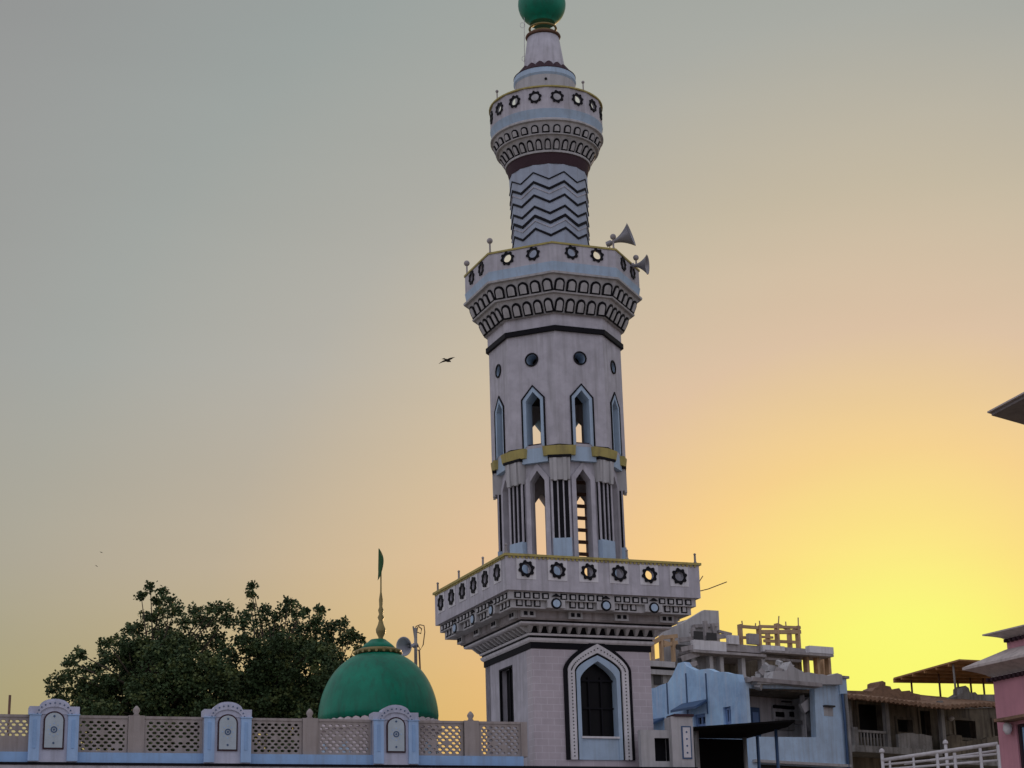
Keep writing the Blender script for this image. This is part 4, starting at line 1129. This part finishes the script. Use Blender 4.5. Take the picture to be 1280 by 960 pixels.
# balcony
zf0 = oz(1130, 936); 
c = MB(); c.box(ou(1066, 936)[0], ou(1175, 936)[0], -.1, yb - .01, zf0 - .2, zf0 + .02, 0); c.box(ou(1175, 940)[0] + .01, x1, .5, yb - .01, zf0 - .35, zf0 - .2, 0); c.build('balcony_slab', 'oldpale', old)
c = MB(); zr1_ = oz(1090, 916)
c.box(ou(1068, 925)[0], ou(1072, 925)[0], -.05, .15, zf0 + .02, oz(1070, 909), 0)
c.box(ou(1072, 917)[0] + .01, ou(1108, 917)[0], 0, .1, zr1_, zr1_ + .08, 0)
for i in range(9):
    x = ou(1074 + i * 4, 925)[0]; c.box(x - .02, x + .02, .03, .07, zf0 + .02, zr1_ - .001, 0)
c.build('balcony_railing', 'oldpale', old)
tp = jag([ou(1122, 917), ou(1140, 917), ou(1164, 920)], .03, .2)
c = MB(); c.plate([(tp[-1][0], zf0 + .021)] + tp[::-1] + [(tp[0][0], zf0 + .021)], -.02, .1, 0)
tp = jag([ou(1178, 921, .6), ou(1190, 918, .6), ou(1202, 919, .6), ou(1203, 926, .6), ou(1225, 924, .6), ou(1249, 922, .6)], .05, .2)
c.plate([(tp[-1][0], zf0 - .19)] + tp[::-1] + [(tp[0][0], zf0 - .19)], .6, .75, 1); c.build('balcony_wall', ['oldpale', 'oldwall'], old)
for px in (1063.5, 1110, 1179):
    c = MB(); a = ou(px, 900, .1); c.box(a[0] - .08, a[0] + .08, .1, .28, zf0 + .021, oz(px, 876, .1), 0)
    c.build('balcony_post', 'oldpale', old)
c = MB(); p = ou(1185, 897, yb); c.lathe([(.01, p[1] + .05), (.1, p[1]), (.12, p[1] - .06), (.04, p[1] - .14)], 12, cx=p[0], cy=yb - .15); c.build('wall_lamp', 'lampwhite', old)
# sagging tiled roof: a real slope from eave up and back
nx, ny = 110, 8; vs = []; fs = []
ev = [(1052, 867), (1110, 873), (1150, 878), (1185, 882), (1215, 879), (1262, 879)]
def lerp_tab(tab, x):
    for (a, b), (c_, d_) in zip(tab, tab[1:]):
        if x <= c_: return b + (d_ - b) * (x - a) / (c_ - a)
    return tab[-1][1]
for j in range(ny + 1):
    y = -.7 + j * .55
    for i in range(nx + 1):
        px = 1052 + 210 * i / nx; x, z = ou(px, lerp_tab(ev, px), -.7)
        vs.append((x, y, z + j * .105 + random.uniform(-.02, .02) + .035 * math.sin(i * 2.1)))
nn = len(vs); vs += [(a, b, c_ - .12) for a, b, c_ in vs]
for off_ in (0, nn):
    for j in range(ny):
        for i in range(nx): a = off_ + j * (nx + 1) + i; fs.append((a, a + 1, a + nx + 2, a + nx + 1))
for i in range(nx): fs.append((i, i + 1, nn + i + 1, nn + i)); a = ny * (nx + 1) + i; fs.append((a, a + 1, nn + a + 1, nn + a))
for j in range(ny): a = j * (nx + 1); fs.append((a, a + nx + 1, nn + a + nx + 1, nn + a)); a += nx; fs.append((a, a + nx + 1, nn + a + nx + 1, nn + a))
c = MB(); c.add(vs, fs); 
roof = c.build('tiled_roof', 'rooftile', old)
c = MB()
def opoly(pts, y0, y1, mi): c.plate([ou(px, py, y0) for px, py in pts][::-1], y0, y1, mi)
opoly([(1056, 868), (1056, 863), (1090, 864), (1094, 860), (1099, 858), (1099, 853), (1103, 851), (1107, 853), (1107, 857), (1113, 858), (1115, 862), (1124, 860), (1127, 864), (1137, 863), (1140, 866), (1150, 868), (1151, 876), (1120, 874)], 1.2, 1.8, 0)
opoly([(1172, 881), (1185, 874), (1197, 870), (1204, 866), (1204, 860), (1207, 857), (1211, 860), (1213, 866), (1219, 865), (1222, 868), (1245, 868), (1262, 868), (1262, 884), (1200, 886)], 1.2, 1.7, 1)
c.build('roof_parapet', ['rooftile', 'oldpale'], old)
# canopy on that roof
cz_ = at(1198, 826, 69.5).z
def on_z(px, py, z): d = ray(px, py); return EYE + d * ((z - EYE.z) / d.z)
P = [on_z(1117, 849, cz_), on_z(1199, 826, cz_), on_z(1262, 829, cz_), on_z(1262, 851, cz_)]
ctr = sum(P, Vector()) / 4
can = empty('tin_canopy', Matrix.Translation((ctr.x, ctr.y, P[0].z - 2)), 'rusty tin sheet canopy on thin posts above the dark tenement roof', 'canopy')
Q = [p - Vector((ctr.x, ctr.y, cz_ - 2)) for p in P]
c = MB(); c.add(Q + [q + Vector((0, 0, .06)) for q in Q], [(0, 1, 2, 3), (4, 5, 6, 7), (0, 1, 5, 4), (1, 2, 6, 5), (2, 3, 7, 6), (3, 0, 4, 7)]); c.build('tin_sheet', 'tin', can)
c = MB()
for t in (.12, .3, .48, .66, .84): a = Q[0].lerp(Q[1], t); b = Q[3].lerp(Q[2], t); c.beam(a - Vector((0, 0, .05)), b - Vector((0, 0, .05)), .06, .09)
c.beam(Q[0] - Vector((0, 0, .05)), Q[3] - Vector((0, 0, .05)), .1, .16, 0); c.build('rafter', 'tin', can)
for px, py, Yo in ((1139, 851, 73.5), (1174, 851, 72.5), (1192, 836, 70.2), (1213, 851, 73.5), (1229, 851, 74), (1197, 851, 74)):
    p = at(px, py, Yo); z1_ = cz_ - .03
    c = MB(); xx, yy = p.x - ctr.x, p.y - ctr.y; c.tube([(xx, yy, 2 - 1.15), (xx, yy, 2 - .03)], .04, 6); c.build('post', 'oldpale' if px == 1192 else 'rust', can)
# ================================================================== PINK BUILDING
KF = Frame(1246, 900, 47, -63)
pink = empty('pink_building', KF.M, 'pink painted building with grey moulded cornices at the right edge', 'building')
ku = lambda px, py, y=0.0: KF.uz(px, py, y)
zc0 = ku(1250, 846)[1]; zc1 = ku(1250, 830)[1]; zc2 = ku(1262, 798)[1]; zc3 = ku(1262, 788)[1]
Lk = 9
wz0, wz1 = ku(1268, 990)[1], ku(1268, 906)[1]
wa = ku(1272, 930)[0]
c = MB(); c.plate(rect(0, Lk, 0, zc0), 0, .3, 0, [rect(wa, wa + 1.1, wz0, wz1)[::-1]]); c.box(0, .3, .301, 6, 0, zc0 - .001, 0); c.box(.3, Lk, 5.8, 6, 0, zc0 - .001); c.box(Lk - .3, Lk, .301, 5.79, 0, zc0 - .001)
c.build('wall', 'pink', pink)
c = MB(); x2 = ku(1259.5, 815, .15)[0]; c.box(x2, Lk, .15, 5.5, zc1 + .1, zc2 + .02, 0); c.build('upper_wall', 'pink', pink)
c = MB()   # lower cornice : flaring profile around front and left side
def flare(x0_, y0_, z0_, z1_, out, steps=5):
    pr_ = [(.06, 0), (.06, .12), (.12, .14)] + [(.12 + .88 * t ** 1.4, .14 + .66 * t) for t in (.2, .4, .6, .8, 1)] + [(1.0, 1.0)]
    vs_ = []
    for o, t in pr_:
        o *= out; z = z0_ + (z1_ - z0_) * t
        vs_ += [(x0_ - o, y0_ - o, z), (Lk + .5, y0_ - o, z), (Lk + .5, 5.9, z), (x0_ - o, 5.9, z)]
    m_ = len(pr_)
    c.add(vs_, [(0, 1, 2, 3), tuple(4 * (m_ - 1) + i for i in range(4))] + [(4 * j + i, 4 * j + (i + 1) % 4, 4 * j + 4 + (i + 1) % 4, 4 * j + 4 + i) for j in range(m_ - 1) for i in range(4)], 0)
flare(0, 0, zc0 + .002, zc1, .50, 6)
for i in range(40):
    x = -.1 + i * .16; c.box(x, x + .08, -.14, -.01, zc0 - .09, zc0, 1)
for i in range(30):
    y = .1 + i * .16; c.box(-.14, -.01, y, y + .08, zc0 - .09, zc0, 1)
# sloping weathering above the cornice
v = [(-.5, -.5, zc1), (Lk + .5, -.5, zc1), (Lk + .5, 5.9, zc1), (-.5, 5.9, zc1), (x2 - .02, .12, zc1 + .34), (Lk, .12, zc1 + .34), (Lk, 5.5, zc1 + .34), (x2 - .02, 5.5, zc1 + .34)]
c.add(v, [(0, 1, 2, 3), (4, 5, 6, 7), (0, 1, 5, 4), (1, 2, 6, 5), (2, 3, 7, 6), (3, 0, 4, 7)], 0)
c.build('lower_cornice', ['cornicegrey', 'maroon'], pink)
c = MB(); flare(x2, .15, zc2 + .02, zc3, .40, 5)
for i in range(36):
    x = x2 + .03 + i * .16; c.box(x, x + .08, .03, .14, zc2 - .06, zc2 + .019, 1)
c.build('upper_cornice', ['cornicegrey', 'maroon'], pink)
c = MB(); c.box(wa + .02, wa + 1.08, .12, .15, wz0 + .02, wz1 - .02, 0); c.plate(rect(wa, wa + 1.1, wz0, wz1), .05, .12, 1, [rect(wa + .07, wa + 1.03, wz0 + .07, wz1 - .07)[::-1]])
w_ = c.build('window', ['peelblue', 'maroon'], pink)
c = MB(); c.box(wa - .3, wa + 1.4, -.4, -.001, wz1 + .08, wz1 + .15); c.build('sunshade', 'rooftile', w_)
c = MB(); p = ku(1265, 911); c.lathe([(.05, p[1] + .14), (.09, p[1] + .1), (.11, p[1] - .03), (.05, p[1] - .14)], 14, cx=p[0], cy=-.14, sm=True); c.box(p[0] - .02, p[0] + .02, -.13, -.001, p[1] + .03, p[1] + .09); c.build('wall_lamp', 'lampwhite', pink)

# ================================================================== RAILING
RFm = Frame(1101, 950, 41, -8)
rl = empty('metal_railing', RFm.M, 'white painted pipe railing rising to the right in front of the dark tenement', 'railing')
ru = lambda px, py, y=0.0: RFm.uz(px, py, y)
def rline(a, b, y, r=.03):
    p, q = ru(*a, y), ru(*b, y); c = MB(); c.tube([(p[0], y, p[1]), (q[0], y, q[1])], r, 8); return c
rline((1102, 950.5), (1247, 929.5), 0, .04).build('handrail', 'rail', rl)
rline((1103, 956), (1247, 942.5), 0, .026).build('rail_bar', 'rail', rl)
rline((1103, 962), (1247, 950.5), 0, .026).build('rail_bar', 'rail', rl)
rline((1130, 955), (1247, 938), .9, .024).build('rail_bar', 'rail', rl)
for px, t, y in ((1102.5, 942, 0), (1112, 950, 0), (1141.5, 946, 0), (1171, 941, 0), (1182, 931, .9), (1193, 941, .0), (1225, 935, 0), (1247, 931, 0)):
    p = ru(px, t, y); c = MB(); c.tube([(p[0], y, 2.0), (p[0], y, p[1])], .035 if t < 945 else .026, 8)
    if px in (1102.5, 1182): c.lathe([(.02, p[1]), (.06, p[1] + .03), (.05, p[1] + .08), (.01, p[1] + .11)], 10, cx=p[0], cy=y)
    c.build('rail_post', 'rail', rl)
c = MB(); a, b = ru(1100, 955)[0], ru(1262, 955)[0]; z0_, z1_ = ru(1100, 985)[1], ru(1262, 962)[1]
c.plate([(a - .2, 0), (b, 0), (b, z1_), (a - .2, z0_)], -.1, 1.1); c.build('ramp', 'concrete', rl)

# ================================================================== EAVE CORNER AT THE RIGHT
e1 = at(1239.5, 519.5, 60)
ev = empty('tiled_roof_house', Matrix.Translation((e1.x, e1.y, 0)), 'dark overhanging roof corner of a house cut off by the right edge', 'house')
def on_zr(px, py): return on_z(px, py, e1.z) - Vector((e1.x, e1.y, 0))
A0 = Vector((0, 0, e1.z)); B0 = on_zr(1330, 471.5); C0 = on_zr(1330, 545)
d1 = (B0 - A0).normalized() * 12; d2 = (C0 - A0).normalized() * 12
c = MB(); q = [A0, A0 + d1, A0 + d1 + d2, A0 + d2]
U = Vector((0, 0, .10))
def loft(mb, a, b, mi): mb.add(a + b, [(0, 1, 2, 3), (4, 5, 6, 7), (0, 1, 5, 4), (1, 2, 6, 5), (2, 3, 7, 6), (3, 0, 4, 7)], mi)
loft(c, q, [p + U for p in q], 0)
ctr = A0 + (d1 + d2) / 2
o2 = [ctr + (p - ctr) * 1.02 + U * 1.02 for p in q]; loft(c, o2, [p + U * .5 for p in o2], 1)
apex = [ctr + (p - ctr) * .2 + Vector((0, 0, .6)) for p in q]; loft(c, [p + U * 1.5 for p in q], apex, 2)
c.build('roof', ['eavedark', 'cornicegrey', 'rooftile'], ev)
c = MB(); i_ = [ctr + (p - ctr) * .62 for p in q]; loft(c, [Vector((p.x, p.y, 0)) for p in i_], [p - Vector((0, 0, .02)) for p in i_], 0); c.build('wall', 'oldpale', ev)

# ================================================================== BIRDS
def bird(px, py, Y, span, label, bank=0, yaw=0, flap=.1, group='birds in flight'):
    p = at(px, py, Y); o = empty('bird', Matrix.Translation(p) @ Matrix.Rotation(R(yaw), 4, 'Z') @ Matrix.Rotation(R(bank), 4, 'Y'), label, 'bird', group)
    c = MB(); s = span
    secs = [(-.30, .012, 0), (-.22, .03, 0), (-.10, .055, 0), (.02, .075, 0), (.12, .062, .01), (.19, .04, .02), (.24, .042, .025), (.28, .025, .02), (.33, .006, .01)]
    c.tube([(0, y * s * 1.15, z * s) for y, r, z in secs], [r * s * 1.15 for y, r, z in secs], 10)
    for sg in (-1, 1):
        def w(x, y, z): return (sg * x * s, y * s, z * s)
        up = [w(.03, .10, .02), w(.20, .16, .05 + flap * .5), w(.36, .08, .05 + flap * .3), w(.52, -.04, flap * -.3), w(.34, -.05, .03 + flap * .3), w(.18, -.08, .04 + flap * .4), w(.03, -.08, .02)]
        dn = [(a, b, z - .018 * s) for a, b, z in up]
        c.add(up + dn, [tuple(range(7)), tuple(range(13, 6, -1))] + [(i, (i + 1) % 7, 7 + (i + 1) % 7, 7 + i) for i in range(7)])
    c.add([(-.03 * s, -.2 * s, 0), (.03 * s, -.2 * s, 0), (.08 * s, -.42 * s, -.01 * s), (-.08 * s, -.42 * s, -.01 * s), (-.03 * s, -.2 * s, .015 * s), (.03 * s, -.2 * s, .015 * s), (.08 * s, -.42 * s, .0), (-.08 * s, -.42 * s, .0)],
          [(0, 1, 2, 3), (4, 5, 6, 7), (0, 1, 5, 4), (1, 2, 6, 5), (2, 3, 7, 6), (3, 0, 4, 7)])
    c.build('body', 'feather', o); return o
bird(559, 450.5, 45, .46, 'dark bird gliding with spread wings just left of the minaret shaft', bank=-10, yaw=-30, flap=.02)
bird(126.5, 690.5, 150, .32, 'upper of two tiny distant birds above the left tree', bank=20, yaw=40)
bird(120.5, 707.5, 150, .32, 'lower of two tiny distant birds above the left tree', bank=35, yaw=-20)

# ================================================================== WORLD, SUN, CAMERA
SAZ, SEL = R(11.5), R(6.0)
sdir = Vector((math.sin(SAZ) * math.cos(SEL), math.cos(SAZ) * math.cos(SEL), math.sin(SEL)))
W = bpy.data.worlds.new('World'); scene.world = W; W.use_nodes = True
nt = W.node_tree; N = nt.nodes; L = nt.links; N.clear()
out = N.new('ShaderNodeOutputWorld'); add = N.new('ShaderNodeAddShader'); L.new(add.outputs[0], out.inputs[0])
bg1 = N.new('ShaderNodeBackground'); sky = N.new('ShaderNodeTexSky'); sky.sky_type = 'NISHITA'; sky.sun_disc = False
sky.sun_elevation = SEL; sky.sun_rotation = SAZ; sky.air_density = 1.0; sky.dust_density = 3.0; sky.ozone_density = 2.0
L.new(sky.outputs[0], bg1.inputs[0]); bg1.inputs[1].default_value = 0.003
bg2 = N.new('ShaderNodeBackground'); L.new(bg1.outputs[0], add.inputs[0]); L.new(bg2.outputs[0], add.inputs[1])
tc = N.new('ShaderNodeTexCoord')
def math_(op, a, b=None, clamp=False):
    m = N.new('ShaderNodeMath'); m.operation = op; m.use_clamp = clamp
    for i, q in enumerate((a, b)):
        if q is None: continue
        if isinstance(q, (int, float)): m.inputs[i].default_value = q
        else: L.new(q, m.inputs[i])
    return m.outputs[0]
dot = N.new('ShaderNodeVectorMath'); dot.operation = 'DOT_PRODUCT'; nrm = N.new('ShaderNodeVectorMath'); nrm.operation = 'NORMALIZE'
L.new(tc.outputs['Generated'], nrm.inputs[0]); L.new(nrm.outputs[0], dot.inputs[0]); dot.inputs[1].default_value = sdir
ang = math_('DIVIDE', math_('ARCCOSINE', dot.outputs['Value']), PI)      # 0 at the sun, 1 opposite
def srgb(r, g, b): return tuple(((v / 255) / 12.92 if v / 255 <= .04045 else ((v / 255 + .055) / 1.055) ** 2.4) for v in (r, g, b)) + (1,)
rp = N.new('ShaderNodeValToRGB'); L.new(ang, rp.inputs[0]); E = rp.color_ramp
E.interpolation = 'LINEAR'
stops = [(0, (.68, .97, .29)), (3.5, (.685, .885, .25)), (6, (.72, .70, .25)), (8.5, (.72, .580, .280)), (12, (.62, .495, .360)), (16, (.525, .475, .362)), (21, (.398, .409, .374)), (27, (.334, .369, .355)), (35, (.310, .313, .310)), (60, (.42, .44, .49)), (95, (.62, .61, .70)), (180, (.66, .64, .75))]
while len(E.elements) < len(stops): E.elements.new(.5)
for e, (a, c_) in zip(E.elements, stops): e.position = a / 180; 
for e, (a, c_) in zip(E.elements, stops): e.color = (*c_, 1)
sep = N.new('ShaderNodeSeparateXYZ'); L.new(nrm.outputs[0], sep.inputs[0])
rp2 = N.new('ShaderNodeValToRGB'); L.new(sep.outputs['Z'], rp2.inputs[0]); E = rp2.color_ramp
stops = [(0.0, (1.10/1.3, .80/1.3, .26/1.3)), (.09, (1.181/1.3, .878/1.3, .327/1.3)), (.14, (1.242/1.3, .962/1.3, .508/1.3)), (.20, (1.0, 1.058/1.3, .837/1.3)), (.30, (1.148/1.3, 1.071/1.3, 1.039/1.3)), (.46, (1/1.3, 1/1.3, 1/1.3))]
while len(E.elements) < len(stops): E.elements.new(.5)
for e, (a, c_) in zip(E.elements, stops): e.position = a; e.color = (*c_, 1)
# the warm horizon tint only on the sun's half of the sky
wfac = math_('SUBTRACT', 1.0, math_('DIVIDE', math_('MAXIMUM', math_('SUBTRACT', ang, .12), 0.0), .22), True)
mx = N.new('ShaderNodeMix'); mx.data_type = 'RGBA'; mx.inputs[6].default_value = (1/1.3, 1/1.3, 1/1.3, 1)
L.new(wfac, mx.inputs[0]); L.new(rp2.outputs[0], mx.inputs[7])
mu = N.new('ShaderNodeMix'); mu.data_type = 'RGBA'; mu.blend_type = 'MULTIPLY'; mu.inputs[0].default_value = 1
L.new(rp.outputs[0], mu.inputs[6]); L.new(mx.outputs[2], mu.inputs[7])
# faint streaks of high haze
mp = N.new('ShaderNodeMapping'); mp.inputs['Scale'].default_value = (2.0, 2.0, 9.0); mp.inputs['Rotation'].default_value = (0, R(18), 0); L.new(nrm.outputs[0], mp.inputs[0])
nz = N.new('ShaderNodeTexNoise'); nz.inputs['Scale'].default_value = 1.7; nz.inputs['Detail'].default_value = 4; L.new(mp.outputs[0], nz.inputs[0])
st = math_('ADD', math_('MULTIPLY', nz.outputs['Fac'], .10), .95)
vm = N.new('ShaderNodeVectorMath'); vm.operation = 'SCALE'; L.new(mu.outputs[2], vm.inputs[0]); L.new(st, vm.inputs['Scale'])
L.new(vm.outputs[0], bg2.inputs[0]); bg2.inputs[1].default_value = 1.23

sl = bpy.data.lights.new('sun', 'SUN'); sl.energy = 1.5; sl.angle = R(.5); sl.color = (1.0, .62, .28)
so = bpy.data.objects.new('sun', sl); COL.objects.link(so); so.rotation_euler = (-sdir).to_track_quat('-Z', 'Y').to_euler()

cam = bpy.data.cameras.new('camera'); co = bpy.data.objects.new('camera', cam); COL.objects.link(co)
cam.sensor_width = 36; cam.lens = F / 1280 * 36; cam.clip_end = 5000
rt = Vector((1, 0, 0)); up = Vector((0, -sa, ca)); fwd = Vector((0, ca, sa))
cx = rt * cr - up * sr; cy = rt * sr + up * cr
mw = Matrix((cx, cy, -fwd)).transposed().to_4x4(); mw.translation = EYE
co.matrix_world = mw
scene.camera = co
scene.view_settings.view_transform = 'Standard'; scene.view_settings.look = 'None'
scene.view_settings.exposure = 0; scene.view_settings.gamma = 1
